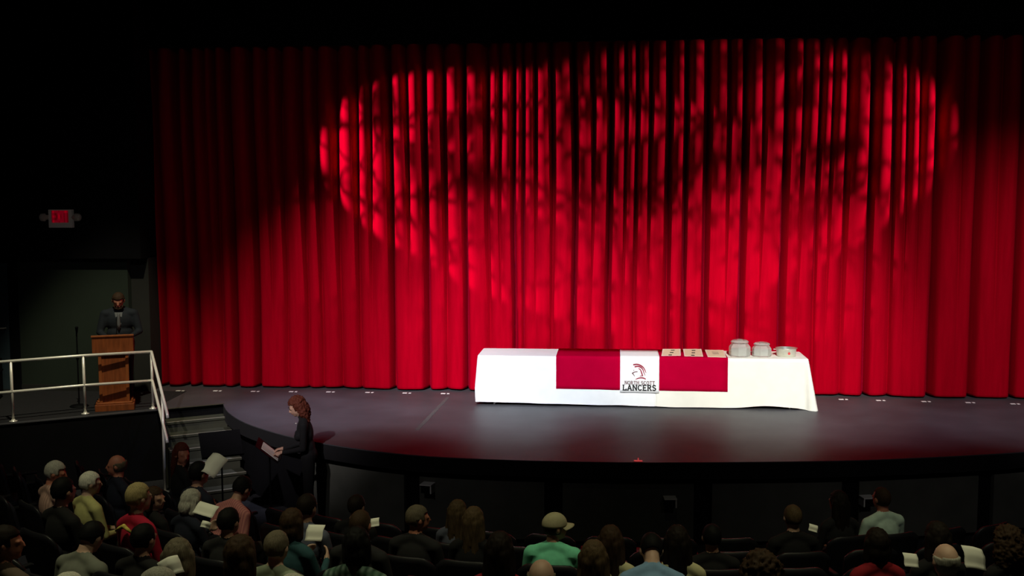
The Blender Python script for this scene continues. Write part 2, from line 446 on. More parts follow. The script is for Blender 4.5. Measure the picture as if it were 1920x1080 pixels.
curtain_panel('stage_curtain', left_v, 3, 'left red velvet curtain panel, from the lectern wall to left of the table centre')
curtain_panel('stage_curtain', right_v, 11, 'wide right red velvet curtain panel hanging behind the white table')

# ------------------------------------------------------------------ white marks on the deck
for i, (u, v) in enumerate([(337, 733), (407, 733), (478, 734), (549, 734.5), (619, 735), (692, 736), (762, 737), (834, 738), (1580, 749), (1650, 751), (1735, 753), (1818, 755), (1902, 757.5)]):
    p = onz(u, v)
    mb = MB(); mb.box((-0.06, -0.028, 0.0005), (0.012, 0.028, 0.004)); mb.box((0.035, -0.028, 0.0005), (0.075, 0.028, 0.004))
    o = mb.build('tape_mark', M['tape']); o.location = (p.x, p.y, 0.0)
    side = 'left' if i < 8 else 'right'
    tag(o, ('pair of white tape dashes on the deck, %s from the %s edge' % (['first', 'second', 'third', 'fourth', 'fifth', 'sixth', 'seventh', 'eighth'][i if i < 8 else 12-i], side)), 'floor mark', 'white tape dashes %s of the table' % side)
a, b = onz(840, 745), onz(782, 806)
dv = (b-a).normalized(); pv = Vector((-dv.y, dv.x, 0))*0.03
o = MB().add([a+pv, a-pv, b-pv, b+pv, a+pv+Vector((0, 0, .002)), a-pv+Vector((0, 0, .002)), b-pv+Vector((0, 0, .002)), b+pv+Vector((0, 0, .002))],
             [(0, 1, 2, 3), (4, 5, 6, 7), (0, 1, 5, 4), (1, 2, 6, 5), (2, 3, 7, 6), (3, 0, 4, 7)]).build('floor_tape', M['oldtape'])
tag(o, 'faint worn tape line running down the deck left of the table', 'tape')
mk = empty('edge_marker', (0.33, 12.40, 0.0), 0, 'tiny red glowing marker at the centre of the stage edge', 'marker')
MB().box((-0.05, -0.02, 0.0), (0.05, 0.02, 0.008)).build('base', M['led'], mk)
MB().lathe([(0.008, 0.008), (0.008, 0.035), (0.003, 0.042)], 8).build('stud', M['led'], mk)

# ------------------------------------------------------------------ tables and cloths
TY0, TY1, TZ = 15.595, 16.355, 0.745
TXL, TXM, TXR = -1.97, 0.66, 2.85
def folding_table(x0, x1, label):
    t = empty('folding_table', ((x0+x1)/2, (TY0+TY1)/2, 0), 0, label, 'table', 'cloth-covered folding tables')
    hw = (x1-x0)/2-0.02
    MB().box((-hw, -0.37, TZ-0.05), (hw, 0.37, TZ-0.008), bev=0.01).build('tabletop', M['box_white'], t)
    for sx in (-1, 1):
        for sy in (-1, 1):
            MB().tube([(sx*(hw-0.25), sy*0.26, TZ-0.05), (sx*(hw-0.22), sy*0.30, 0.0)], 0.015, 8).build('leg', M['steel'], t)
folding_table(TXL, TXM, 'folding table under the plain white cloth, left half of the long table')
folding_table(TXM, TXR, 'folding table under the cream cloth, right half with the jars')

def tablecloth(name, x0, x1, m, label, fl_l, fl_r, zb, seed):
    rad = 0.03
    # rounded-rectangle perimeter, counter-clockwise from front left
    per = []
    def arc(cx, cy, a0):
        for k in range(7):
            a = a0+math.pi/2*k/6; per.append((Vector((cx+rad*math.cos(a), cy+rad*math.sin(a))), Vector((math.cos(a), math.sin(a)))))
    n = 60
    arc(x0+rad, TY0+rad, math.pi)
    for k in range(1, n): per.append((Vector((x0+rad+(x1-x0-2*rad)*k/n, TY0)), Vector((0, -1))))
    arc(x1-rad, TY0+rad, 1.5*math.pi)
    for k in range(1, 14): per.append((Vector((x1, TY0+rad+(TY1-TY0-2*rad)*k/14)), Vector((1, 0))))
    arc(x1-rad, TY1-rad, 0)
    for k in range(1, n): per.append((Vector((x1-rad-(x1-x0-2*rad)*k/n, TY1)), Vector((0, 1))))
    arc(x0+rad, TY1-rad, 0.5*math.pi)
    for k in range(1, 14): per.append((Vector((x0, TY1-rad-(TY1-TY0-2*rad)*k/14)), Vector((-1, 0))))
    np_ = len(per); NZ = 14
    vs = []; fs = []
    for j in range(NZ+1):
        t = j/NZ
        for p, nn in per:
            lowz = zb(p.x, p.y)
            z = TZ-0.004 + (lowz-TZ)*t
            bulge = 0.004*math.sin(min(1, t*6)*math.pi/2)
            side = max(0, nn.x)*fl_r+max(0, -nn.x)*fl_l
            corner = min(abs(nn.x), abs(nn.y))*2
            wave = 0.010*t**2.2*noise.noise(Vector((p.x*3.1, p.y*4.0, seed)))*2
            flare = bulge+side*t+(0.05*corner*(fl_r if nn.x > 0 else fl_l)/0.13)*t+wave+0.012*t*t
            if nn.x < 0 and fl_l: flare -= 0.035*max(0, (t-0.65)/0.35)**1.5*abs(nn.x)
            vs.append((p.x+nn.x*flare, p.y+nn.y*flare, z))
    for j in range(NZ):
        for i in range(np_): fs.append((j*np_+i, j*np_+(i+1) % np_, (j+1)*np_+(i+1) % np_, (j+1)*np_+i))
    # top: rim slightly inside, then cap
    base = len(vs)
    for p, nn in per: vs.append((p.x-nn.x*0.012, p.y-nn.y*0.012, TZ+0.001))
    for i in range(np_): fs.append((i, (i+1) % np_, base+(i+1) % np_, base+i))
    fs.append(tuple(range(base, base+np_)))
    o = MB().add(vs, fs).build(name, m, None, True)
    for p in o.data.polygons:
        if len(p.vertices) > 10: p.use_smooth = False
    return tag(o, label, 'tablecloth')
def zb_left(x, y):
    t = (x-TXL)/(TXM-TXL)
    return 0.055-0.03*t+0.008*noise.noise(Vector((x*2.5, 0, 3)))
def zb_right(x, y):
    t = (x-TXM)/(TXR-TXM)
    b = 0.022+0.008*noise.noise(Vector((x*2.5, 0, 9)))+(0.035*math.exp(-((t-0.75)/0.16)**2))
    if t > 0.93: b -= 0.02*(t-0.93)/0.07
    return max(0.006, b)
tablecloth('tablecloth', TXL, TXM, M['white_cloth'], 'plain bright white tablecloth on the left half of the long table', 0.05, 0.0, zb_left, 1.0)
tablecloth('tablecloth', TXM+0.002, TXR, M['cream_cloth'], 'cream white tablecloth under the jars with its right corner flared to the deck', 0.0, 0.12, zb_right, 5.0)

def runner(name, x0, x1, gap, zl, zr, m, label, cat):
    nx = 24; prof = []
    yb, yf = TY1-0.005, TY0-gap-0.004
    zt = TZ+0.002+gap
    prof = [(yb, zt), ((yb+yf)/2, zt), (yf+0.03, zt), (yf+0.008, zt-0.004), (yf, zt-0.015)]
    vs = []; fs = []
    NZ = 10
    for i in range(nx+1):
        t = i/nx; x = x0+(x1-x0)*t; zl_ = zl+(zr-zl)*t+0.003*noise.noise(Vector((x*4, gap*100, 2)))
        col = [(x+0.02*(1-t)*0, y, z) for y, z in prof]
        for k in range(1, NZ+1):
            z = (zt-0.015)+(zl_-zt+0.015)*k/NZ
            col.append((x, yf-0.012*((k/NZ)**2)*((0.74-zl_)/0.74)**2-0.004*abs(noise.noise(Vector((x*3, z*2, 7)))), z))
        vs += col
    n = len(prof)+NZ
    for i in range(nx):
        for j in range(n-1): fs.append((i*n+j, (i+1)*n+j, (i+1)*n+j+1, i*n+j+1))
    o = MB().add(vs, fs).build(name, m, None, True)
    md = o.modifiers.new('solid', 'SOLIDIFY'); md.thickness = 0.002; md.offset = 0
    return tag(o, label, cat)
runner('red_cloth', -0.80, 1.70, 0.006, 0.265, 0.252, M['red_cloth'], 'wide plain red cloth draped over the middle of the white table', 'cloth')
lr = runner('logo_runner', 0.14, 0.71, 0.014, 0.225, 0.220, M['white_cloth'], 'narrow white runner with red helmet logo and dark lettering, over the red cloth', 'runner')

# lettering built from strokes
def ell(cx, cy, rx, ry, a0, a1, n=14):
    return [(cx+rx*math.cos(R(a0+(a1-a0)*k/n)), cy+ry*math.sin(R(a0+(a1-a0)*k/n))) for k in range(n+1)]
GL = {
 'N': (0.78, [[(0.1, 0), (0.1, 1)], [(0.1, 1), (0.68, 0)], [(0.68, 0), (0.68, 1)]], [(0.1, 0), (0.1, 1), (0.68, 1)]),
 'O': (0.80, [ell(0.4, 0.5, 0.33, 0.46, 0, 360, 22)], []),
 'R': (0.76, [[(0.12, 0), (0.12, 1)], [(0.12, 0.96), (0.36, 0.96)]+ell(0.36, 0.73, 0.22, 0.23, 90, -90, 10)+[(0.12, 0.50)], [(0.34, 0.5), (0.66, 0.02)]], [(0.12, 0), (0.12, 1), (0.66, 0)]),
 'T': (0.74, [[(0.37, 0), (0.37, 1)], [(0.04, 0.95), (0.70, 0.95)]], [(0.37, 0)]),
 'H': (0.80, [[(0.12, 0), (0.12, 1)], [(0.68, 0), (0.68, 1)], [(0.12, 0.5), (0.68, 0.5)]], [(0.12, 0), (0.12, 1), (0.68, 0), (0.68, 1)]),
 'S': (0.66, [ell(0.33, 0.73, 0.24, 0.22, 30, 270, 12)+ell(0.33, 0.26, 0.25, 0.22, 90, -150, 12)[1:]], []),
 'C': (0.76, [ell(0.40, 0.5, 0.32, 0.46, 45, 315, 18)], []),
 'L': (0.68, [[(0.12, 0), (0.12, 1)], [(0.12, 0.05), (0.62, 0.05)], [(0.60, 0.0), (0.60, 0.25)]], [(0.12, 0), (0.12, 1)]),
 'A': (0.82, [[(0.08, 0), (0.40, 1)], [(0.40, 1), (0.74, 0)], [(0.2, 0.33), (0.62, 0.33)]], [(0.08, 0), (0.74, 0)]),
 'E': (0.70, [[(0.12, 0), (0.12, 1)], [(0.12, 0.05), (0.62, 0.05)], [(0.12, 0.95), (0.62, 0.95)], [(0.12, 0.5), (0.5, 0.5)]], [(0.12, 0), (0.12, 1)]),
 'X': (0.72, [[(0.06, 0), (0.66, 1)], [(0.06, 1), (0.66, 0)]], []),
 'I': (0.34, [[(0.17, 0), (0.17, 1)]], [(0.17, 0), (0.17, 1)]),
}
def stroke(mb, pts, w_, to3, ws=None):
    for i in range(len(pts)-1):
        a, b = Vector(pts[i]), Vector(pts[i+1])
        t = (b-a).normalized(); nrm = Vector((-t.y, t.x))
        wa, wb = (ws[i], ws[i+1]) if ws else (w_, w_)
        ext = t*w_*0.25 if not ws else t*0
        q = [a-ext+nrm*wa/2, a-ext-nrm*wa/2, b+ext-nrm*wb/2, b+ext+nrm*wb/2]
        mb.add([to3(p.x, p.y, 0) for p in q]+[to3(p.x, p.y, 1) for p in q], [(0, 1, 2, 3), (7, 6, 5, 4), (0, 4, 5, 1), (1, 5, 6, 2), (2, 6, 7, 3), (3, 7, 4, 0)])
def word(mb, text, x0, z0, height, total, th, serif, to):
    adv = sum(GL[c][0] if c != ' ' else 0.4 for c in text)
    sx = total/adv; x = x0
    for c in text:
        if c == ' ': x += 0.4*sx; continue
        wd, strokes, serifs = GL[c]
        f3 = lambda px, pz, d, x=x: to(x+px*sx, z0+pz*height, d)
        th2 = th*height
        for s_ in strokes:
            pts = [((px-wd/2)*sx*0.86+wd*sx/2, pz*height) for px, pz in s_]
            stroke(mb, pts, th2, lambda px, pz, d, x=x: to(x+px, z0+pz, d))
        if serif:
            for px, pz in serifs:
                zz = pz*height+(0.04*height if pz == 0 else -0.04*height)
                pxx = (px-wd/2)*0.86+wd/2
                stroke(mb, [((pxx-0.13)*sx, zz), ((pxx+0.13)*sx, zz)], th2*0.6, lambda px, pz, d, x=x: to(x+px, z0+pz, d))
        x += wd*sx
yL = TY0-0.014-0.004-0.006
def to_runner(x, z, d):
    t = max(0.0, (TZ+0.001-z)/(TZ-0.25))
    return (x, TY0-0.018-0.012*t*t*0.45-0.0055-0.002*d, z)
mb = MB(); word(mb, 'NORTH SCOTT', 0.205, 0.346, 0.050, 0.445, 0.18, True, to_runner); mb.build('lettering', M['ink_grey'], lr)
mb = MB(); word(mb, 'LANCERS', 0.175, 0.258, 0.080, 0.495, 0.22, True, to_runner); mb.build('lettering', M['ink_black'], lr)
# helmet emblem; logo coordinates in crop pixels (1 px = 1/9.82 photo px)
def lp(px, py): return (0.14+(px-230)/9.82/128.2, 0.745-(py-275)/9.82/128.2)
def emb(pts, w0, w1, m, wm=None):
    pts = smooth_path([lp(*p) for p in pts], 5)
    n = len(pts); k = 1/9.82/128.2
    ws = []
    for i in range(n):
        t = i/(n-1); ws.append((w0*(1-t)+w1*t+((wm or 0)*4*t*(1-t))+5)*k)
    mb = MB(); stroke(mb, [tuple(p) for p in pts], 0, to_runner, ws); mb.build('emblem', m, lr)
emb([(470, 412), (540, 402), (610, 425), (660, 465), (690, 520), (705, 560)], 22, 3, M['ink_red'], 6)
emb([(495, 448), (560, 440), (615, 460), (650, 505), (668, 560), (690, 610)], 20, 3, M['ink_red'], 5)
emb([(565, 480), (600, 500), (622, 550), (640, 605), (650, 615)], 6, 16, M['ink_red'], 6)
emb([(650, 612), (620, 616), (590, 622)], 12, 3, M['ink_red'])
emb([(515, 682), (560, 662), (620, 652), (670, 660), (702, 678)], 3, 10, M['ink_red'], 12)
emb([(480, 525), (486, 505)], 5, 4, M['ink_grey'])
emb([(550, 540), (510, 543), (470, 558), (452, 572)], 8, 14, M['ink_grey'])
emb([(455, 568), (475, 590), (497, 625)], 16, 5, M['ink_grey'])

# three award certificates lying flat
TT = TZ+0.002
for i, (q, lab) in enumerate([(((1240, 667.5), (1276.5, 667), (1276, 654.5), (1242.5, 654.5)), 'cream certificate with dark marks lying nearest the logo runner'),
                              (((1283, 668), (1318.5, 668.5), (1315, 654.5), (1280.5, 654.5)), 'cream certificate with dark marks, middle of the three on the red cloth'),
                              (((1327, 669.5), (1362, 670.5), (1356.5, 656.5), (1321.5, 656)), 'plain cream certificate without dark marks, nearest the glass jars')]):
    zc = TZ+0.010
    P4 = [onz(u, v, zc) for u, v in q]
    for p in P4: p.y = max(p.y, TY0+0.01)
    c = sum(P4, Vector())/4
    t = empty('certificate', (c.x, c.y, zc), 0, lab, 'certificate', 'certificates on the red cloth')
    L4 = [p-c for p in P4]
    def slab(mb, pts, z0, z1):
        mb.add([(p.x, p.y, z0) for p in pts]+[(p.x, p.y, z1) for p in pts], [(3, 2, 1, 0), (4, 5, 6, 7), (0, 1, 5, 4), (1, 2, 6, 5), (2, 3, 7, 6), (3, 0, 4, 7)])
    mb = MB(); slab(mb, L4, 0, 0.003); mb.build('sheet', M['cert_edge'], t)
    mb = MB(); slab(mb, [p*0.86 for p in L4], 0.003, 0.0038); mb.build('inner_panel', M['cert'], t)
    if i < 2:
        ex = (L4[1]-L4[0])*0.5; ey = (L4[3]-L4[0])*0.5
        for dx, dy, wd in ((0.06, 0.55, 0.09), (0.02, -0.1, 0.085), (-0.04, -0.8, 0.08)):
            cc = ex*dx*2+ey*dy
            mb = MB(); slab(mb, [cc+ex*sx*wd*2.2+ey*sy*0.12 for sx, sy in ((-1, -1), (1, -1), (1, 1), (-1, 1))], 0.0038, 0.0044)
            mb.build('dark_emblem', M['ink_black'], t)
    else:
        for dy in (0.35, 0.1, -0.15):
            ex = (L4[1]-L4[0])*0.5; ey = (L4[3]-L4[0])*0.5
            mb = MB(); slab(mb, [ey*dy+ex*sx*0.35+ey*sy*0.04 for sx, sy in ((-1, -1), (1, -1), (1, 1), (-1, 1))], 0.0038, 0.0042)
            mb.build('printed_line', M['oldtape'], t)

# jars: six-sided cracker jars with a canted neck and a lid
def jar(x, y, wd, ht, label, tilt, fill):
    t = empty('glass_jar', (x, y, TT+0.001), tilt, label, 'jar', 'glass jars on the cream cloth')
    r = wd/2
    prof = [(r*0.93, 0.0), (r*1.0, 0.015), (r*1.0, ht*0.50), (r*0.97, ht*0.56), (r*0.74, ht*0.76), (r*0.72, ht*0.80)]
    inner = [(rr-0.008, max(0.012, zz)) for rr, zz in prof][::-1]
    MB().lathe(prof+inner, 8, capb=True, capt=True).build('jar_body', M['glass'], t)
    MB().lathe([(r*0.82, ht*0.80), (r*0.84, ht*0.82), (r*0.84, ht*0.86), (r*0.72, ht*0.92), (r*0.60, ht*0.95)], 16).build('lid', M['glass'], t)
    MB().lathe([(0.02, ht*0.95), (0.035, ht*0.965), (0.042, ht*0.985), (0.03, ht*1.0)], 12).build('lid_knob', M['glass'], t)
    MB().lathe([(r*0.86, 0.015), (r*0.88, fill*ht*0.5), (r*0.7, fill*ht*0.55), (r*0.2, fill*ht*0.6)], 14).build('contents', M['jar_slip'], t)
jar(1.895, 15.84, 0.315, 0.250, 'taller clear glass jar next to the plain certificate', R(10), 0.75)
jar(2.215, 15.85, 0.285, 0.212, 'shorter clear glass jar between the taller jar and the metal pan', R(10), 0.75)
t = empty('metal_pan', (2.575, 15.87, TT+0.001), 0, 'round silver metal pan with a red dot at the right end of the table', 'pan')
MB().lathe([(0.125, 0), (0.135, 0.006), (0.148, 0.112), (0.160, 0.118), (0.160, 0.122), (0.145, 0.120), (0.130, 0.010), (0.02, 0.008)], 32).build('bowl', M['pan'], t, True)
MB().add([(0.018+0.018*math.cos(a*math.pi/6), -0.1445-0.0, 0.055+0.018*math.sin(a*math.pi/6)) for a in range(12)]+[(0.018+0.018*math.cos(a*math.pi/6), -0.138, 0.055+0.018*math.sin(a*math.pi/6)) for a in range(12)],
         [tuple(range(12)), tuple(range(23, 11, -1))]+[(a, (a+1) % 12, 12+(a+1) % 12, 12+a) for a in range(12)]).build('red_dot', M['sticker'], t)
MB().tube([(-0.155, -0.03, 0.10), (-0.185, -0.02, 0.098), (-0.185, 0.02, 0.098), (-0.155, 0.03, 0.10)], 0.006, 8).build('handle', M['pan'], t)

# ------------------------------------------------------------------ lectern
t = empty('lectern', (-7.26, 14.90, 0), R(23), 'oak pedestal lectern with a broad reading box, on the platform behind the railing', 'lectern')
MB().box((-0.27, -0.22, 0.0), (0.27, 0.24, 0.10), bev=0.008).build('base', M['oak'], t)
MB().box((-0.245, -0.20, 0.10), (0.245, 0.21, 0.125), bev=0.006).build('plinth', M['oak_trim'], t)
MB().box((-0.185, -0.14, 0.125), (0.185, 0.16, 0.86)).build('column', M['oak'], t)
for sx in (-1, 1):
    MB().box((sx*0.185-0.022, -0.158, 0.125), (sx*0.185+0.022, -0.13, 0.86), bev=0.004).build('column_trim', M['oak_trim'], t)
MB().add([(-0.28, -0.19, 0.86), (0.28, -0.19, 0.86), (0.28, 0.25, 0.80), (-0.28, 0.25, 0.80), (-0.28, -0.20, 1.095), (0.28, -0.20, 1.095), (0.28, 0.27, 0.985), (-0.28, 0.27, 0.985)],
         [(0, 3, 2, 1), (4, 5, 6, 7), (0, 1, 5, 4), (1, 2, 6, 5), (2, 3, 7, 6), (3, 0, 4, 7)]).build('reading_box', M['oak'], t)
MB().box((-0.29, -0.215, 1.09), (0.29, -0.17, 1.115), bev=0.004).build('top_ledge', M['oak_trim'], t)
MB().tube([(0.05, -0.12, 1.08), (0.06, -0.10, 1.22), (0.05, 0.02, 1.33)], 0.007, 8).build('gooseneck_microphone', M['plastic'], t)

# microphone stand
t = empty('microphone_stand', (-7.86, 14.98, 0), 0, 'thin black microphone stand left of the lectern', 'stand')
MB().lathe([(0.13, 0), (0.135, 0.01), (0.12, 0.025), (0.02, 0.04)], 20).build('base', M['plastic'], t, True)
MB().tube([(0, 0, 0.03), (0, 0, 1.10)], 0.011, 8).build('pole', M['plastic'], t)
MB().lathe([(0.016, 0.70), (0.020, 0.72), (0.020, 0.78), (0.016, 0.80)], 10).build('clutch', M['plastic'], t)
MB().tube([(0, 0, 1.10), (0.02, -0.03, 1.12), (0.03, -0.05, 1.20)], [0.012, 0.014, 0.024], 10).build('microphone', M['plastic'], t)

# equipment case at the frame's left edge
t = empty('equipment_case', (-9.75, 15.2, 0), R(20), 'black equipment case with a pale latch at the far left of the platform', 'case')
MB().box((-0.45, -0.3, 0.04), (0.45, 0.3, 0.62), bev=0.015).build('body', M['plastic'], t)
MB().box((-0.46, -0.31, 0.42), (0.46, 0.31, 0.445)).build('rim', M['plastic'], t)
MB().box((0.12, -0.325, 0.38), (0.24, -0.30, 0.47), bev=0.004).build('latch', M['box_white'], t)
for sx in (-1, 1):
    for sy in (-1, 1): MB().lathe([(0.03, 0), (0.03, 0.042)], 10, (sx*0.38, sy*0.24, 0)).build('foot', M['plastic'], t)

# ------------------------------------------------------------------ railing and stair handrail
pA, pB, pC = onz(287, 766), onz(160, 776), onz(25, 790)
pA.z = pB.z = pC.z = 0
H1, H2 = 0.845, 0.415
t = empty('guard_railing', (pB.x, pB.y, 0), 0, 'two-rail steel railing along the platform edge in front of the lectern', 'railing')
o_ = Vector((pB.x, pB.y, 0)); far = pC+(pC-pB)*0.9
for h, nm in ((H1, 'top_rail'), (H2, 'middle_rail')):
    MB().tube([far-o_+Vector((0, 0, h)), pB-o_+Vector((0, 0, h)), pA-o_+Vector((0, 0, h))], 0.021, 12).build(nm, M['steel'], t, True)
for p in (pA, pB, pC, far):
    q = p-o_
    po = MB().tube([q+Vector((0, 0, 0.008)), q+Vector((0, 0, H1))], 0.019, 12).build('post', M['steel'], t, True)
    MB().lathe([(0.055, 0), (0.055, 0.008), (0.026, 0.014), (0.024, 0.03)], 16, tuple(q)).build('base_flange', M['steel'], po, True)
n3 = Vector((plat_n.x, plat_n.y, 0))
t = empty('stair_handrail', (pA.x, pA.y, ZF), 0, 'steel handrail sloping down beside the stage steps, with two rails', 'railing')
hA = Vector((0, 0, -ZF))
LL = run*6
s1 = n3*0.02+Vector((0, 0, H1))+hA; e1 = n3*(LL*0.78)+Vector((0, 0, H1-rise*6*0.78))+hA
s2 = n3*0.02+Vector((0, 0, H2))+hA; e2 = n3*(LL*0.72)+Vector((0, 0, H2-rise*6*0.72))+hA
MB().tube([s1-n3*0.02, s1, e1, e1+n3*0.04+Vector((0, 0, -0.06))], 0.021, 12).build('upper_rail', M['steel'], t, True)
MB().tube([s2-n3*0.02, s2, e2, e2+n3*0.03+Vector((0, 0, -0.05))], 0.021, 12).build('lower_rail', M['steel'], t, True)
dm = 0.55
pm = n3*(LL*dm); zt = H1-rise*6*dm+hA.z
po = MB().tube([pm+Vector((0, 0, 0.0)), pm+Vector((0, 0, zt))], 0.019, 12).build('post', M['steel'], t, True)
MB().lathe([(0.06, 0), (0.06, 0.01), (0.026, 0.02)], 16, tuple(pm)).build('base_flange', M['steel'], po, True)

# ------------------------------------------------------------------ exit sign
yE = 16.05
c0, c1 = ony(90, 393, yE-0.08), ony(135, 427, yE-0.08)
cE = (c0+c1)/2
hw, hh = abs(c1.x-c0.x)/2, abs(c0.z-c1.z)/2
t = empty('exit_sign', (cE.x, yE, cE.z), 0, 'red lit EXIT sign with two emergency lamp heads on the dark wall', 'exit sign')
MB().box((-hw, -0.08, -hh), (hw, 0.0, hh), bev=0.006).build('housing', M['sign_body'], t)
MB().box((-hw*0.72, -0.084, -hh*0.42), (hw*0.72, -0.079, hh*0.90)).build('face_panel', M['sign_face'], t)
for i, ch in enumerate('EXIT'):
    mb = MB(); wds = [0.27, 0.29, 0.13, 0.27]; x0 = -hw*0.64+sum(wds[:i])*hw*1.42
    word(mb, ch, x0, -hh*0.36, hh*1.18, wds[i]*hw*1.34, 0.22, False, lambda x, z, d: (x, -0.085-0.004*d, z))
    mb.build('letter', M['sign_red'], t)
for sx in (-1, 1):
    MB().tube([(sx*hw*0.98, -0.05, 0.02), (sx*hw*1.35, -0.06, 0.02)], [0.03, 0.045], 12).build('lamp_arm', M['lamp_head'], t, True)
    MB().tube([(sx*hw*1.30, -0.06, 0.02), (sx*hw*1.62, -0.085, 0.02), (sx*hw*1.72, -0.09, 0.02)], [0.062, 0.058, 0.03], 14).build('lamp_head', M['lamp_head'], t, True)

# pale outlet boxes on the stage front
for u, v, lab, flip in ((796, 917, 'pale metal box on the stage front, behind the grey-haired man looking right', 1), (1247, 943, 'pale metal box low on the stage front below the table', 1), (1622, 941, 'pale metal box on the stage front beside the man in the pale shirt', -1)):
    best = None
    for p, q in zip(off(AP, -0.005), off(AP, 0.10)):
        uu, vv = project((p.x, p.y, -0.43))
        if best is None or abs(uu-u) < best[0]: best = (abs(uu-u), p, q)
    p, q = best[1], best[2]; nrm = (p-q).normalized(); ang = math.atan2(nrm.y, nrm.x)+math.pi/2
    z = (ray(u, v)*((p.length)/Vector((ray(u, v).x, ray(u, v).y)).length)+CAM).z
    t = empty('outlet_box', (p.x, p.y, z), ang, lab, 'outlet box', 'pale boxes on the stage front')
    MB().box((-0.065, -0.02, -0.05), (0.065, 0.11, 0.045), bev=0.003).build('case', M['plastic'], t)
    MB().box((-0.075, -0.035, 0.045), (0.075, 0.11, 0.06), bev=0.003).build('lid', M['box_white'], t)
    MB().box((flip*0.065-0.008, -0.028, -0.05), (flip*0.065+0.008, 0.11, 0.045)).build('side_plate', M['box_white'], t)

# PEOPLE_SECTION
# ------------------------------------------------------------------ people
def rc(p1, r1, p2, r2, tagn, n=10):
    return ('c', Vector(p1), r1, Vector(p2), r2, tagn)
def el(c, r, tagn, Mx=None):
    return ('e', Vector(c), Vector(r), Mx or Matrix.Identity(3), tagn)
def unit_sphere(nu=14, nvr=10):
    vs = [(0, 0, -1)]; fs = []
    zs = [-math.cos(math.pi*j/nvr) for j in range(1, nvr)]
    zs = zs[:len(zs)//2]+[-1e-6, 1e-6]+zs[len(zs)//2+1:]
    for z in zs:
        r_ = math.sqrt(max(0, 1-z*z))
        for i in range(nu): vs.append((r_*math.cos(2*math.pi*i/nu), r_*math.sin(2*math.pi*i/nu), z))
    vs.append((0, 0, 1)); n = len(zs)
    for i in range(nu):
        fs.append((0, 1+(i+1) % nu, 1+i)); fs.append((len(vs)-1, 1+(n-1)*nu+i, 1+(n-1)*nu+(i+1) % nu))
        for j in range(n-1): fs.append((1+j*nu+i, 1+j*nu+(i+1) % nu, 1+(j+1)*nu+(i+1) % nu, 1+(j+1)*nu+i))
    return np.array(vs), fs
USV, USF = unit_sphere()
def prims_to_mesh(name, prims, voxel, mats, smooth_it=2):
    """union of tapered capsules and ellipsoids, fused by a voxel remesh into one continuous skin"""
    V = []; Fc = []; nv = 0
    def addp(vs):
        nonlocal nv
        V.append(vs); Fc.extend([tuple(i+nv for i in f) for f in USF]); nv += len(vs)
    for q in prims:
        if q[0] == 'e':
            _, c, r, Mx, tg = q
            addp((USV*np.array(r)) @ np.array(Mx).T+np.array(c))
        else:
            _, a, ra, b, rb, tg = q
            d = b-a
            rot = np.array(d.to_track_quat('Z', 'Y').to_matrix()) if d.length > 1e-5 else np.eye(3)
            # tapered capsule: lower half at a, upper half at b
            w_ = USV.copy(); upm = USV[:, 2] >= 0
            w_[~upm] *= ra; w_[upm] *= rb; w_[upm, 2] += d.length
            addp(w_ @ rot.T+np.array(a))
    me = bpy.data.meshes.new(name+'_raw'); me.from_pydata(np.vstack(V).tolist(), [], Fc); me.update()
    o = bpy.data.objects.new('tmp_body', me); COL.objects.link(o)
    md = o.modifiers.new('r', 'REMESH'); md.mode = 'VOXEL'; md.voxel_size = voxel; md.use_smooth_shade = True
    ms = o.modifiers.new('s', 'SMOOTH'); ms.factor = 0.5; ms.iterations = smooth_it
    dg = bpy.context.evaluated_depsgraph_get()
    out = bpy.data.meshes.new_from_object(o.evaluated_get(dg)); out.name = name
    bpy.data.objects.remove(o); bpy.data.meshes.remove(me)
    for mm in mats: out.materials.append(mm)
    n = len(out.polygons)
    C = np.empty(n*3); out.polygons.foreach_get('center', C); C = C.reshape(-1, 3)
    best = np.full(n, 1e9); idx = np.zeros(n, dtype=np.int32)
    for q in prims:
        if q[0] == 'e':
            _, c, r, Mx, tg = q
            P = (C-np.array(c)) @ np.array(Mx); k = np.linalg.norm(P/np.array(r), axis=1); d = (k-1)*min(r)
        else:
            _, a, ra, b, rb, tg = q
            a_, b_ = np.array(a), np.array(b); ab = b_-a_
            tt = np.clip(((C-a_) @ ab)/max(ab @ ab, 1e-9), 0, 1)
            d = np.linalg.norm(C-(a_+tt[:, None]*ab), axis=1)-(ra+(rb-ra)*tt)
        m_ = d < best; best[m_] = d[m_]; idx[m_] = tg
    out.polygons.foreach_set('material_index', idx); out.polygons.foreach_set('use_smooth', [True]*n)
    out.update()
    return out
SKIN, SHIRT, PANTS, SHOE = 0, 1, 2, 3
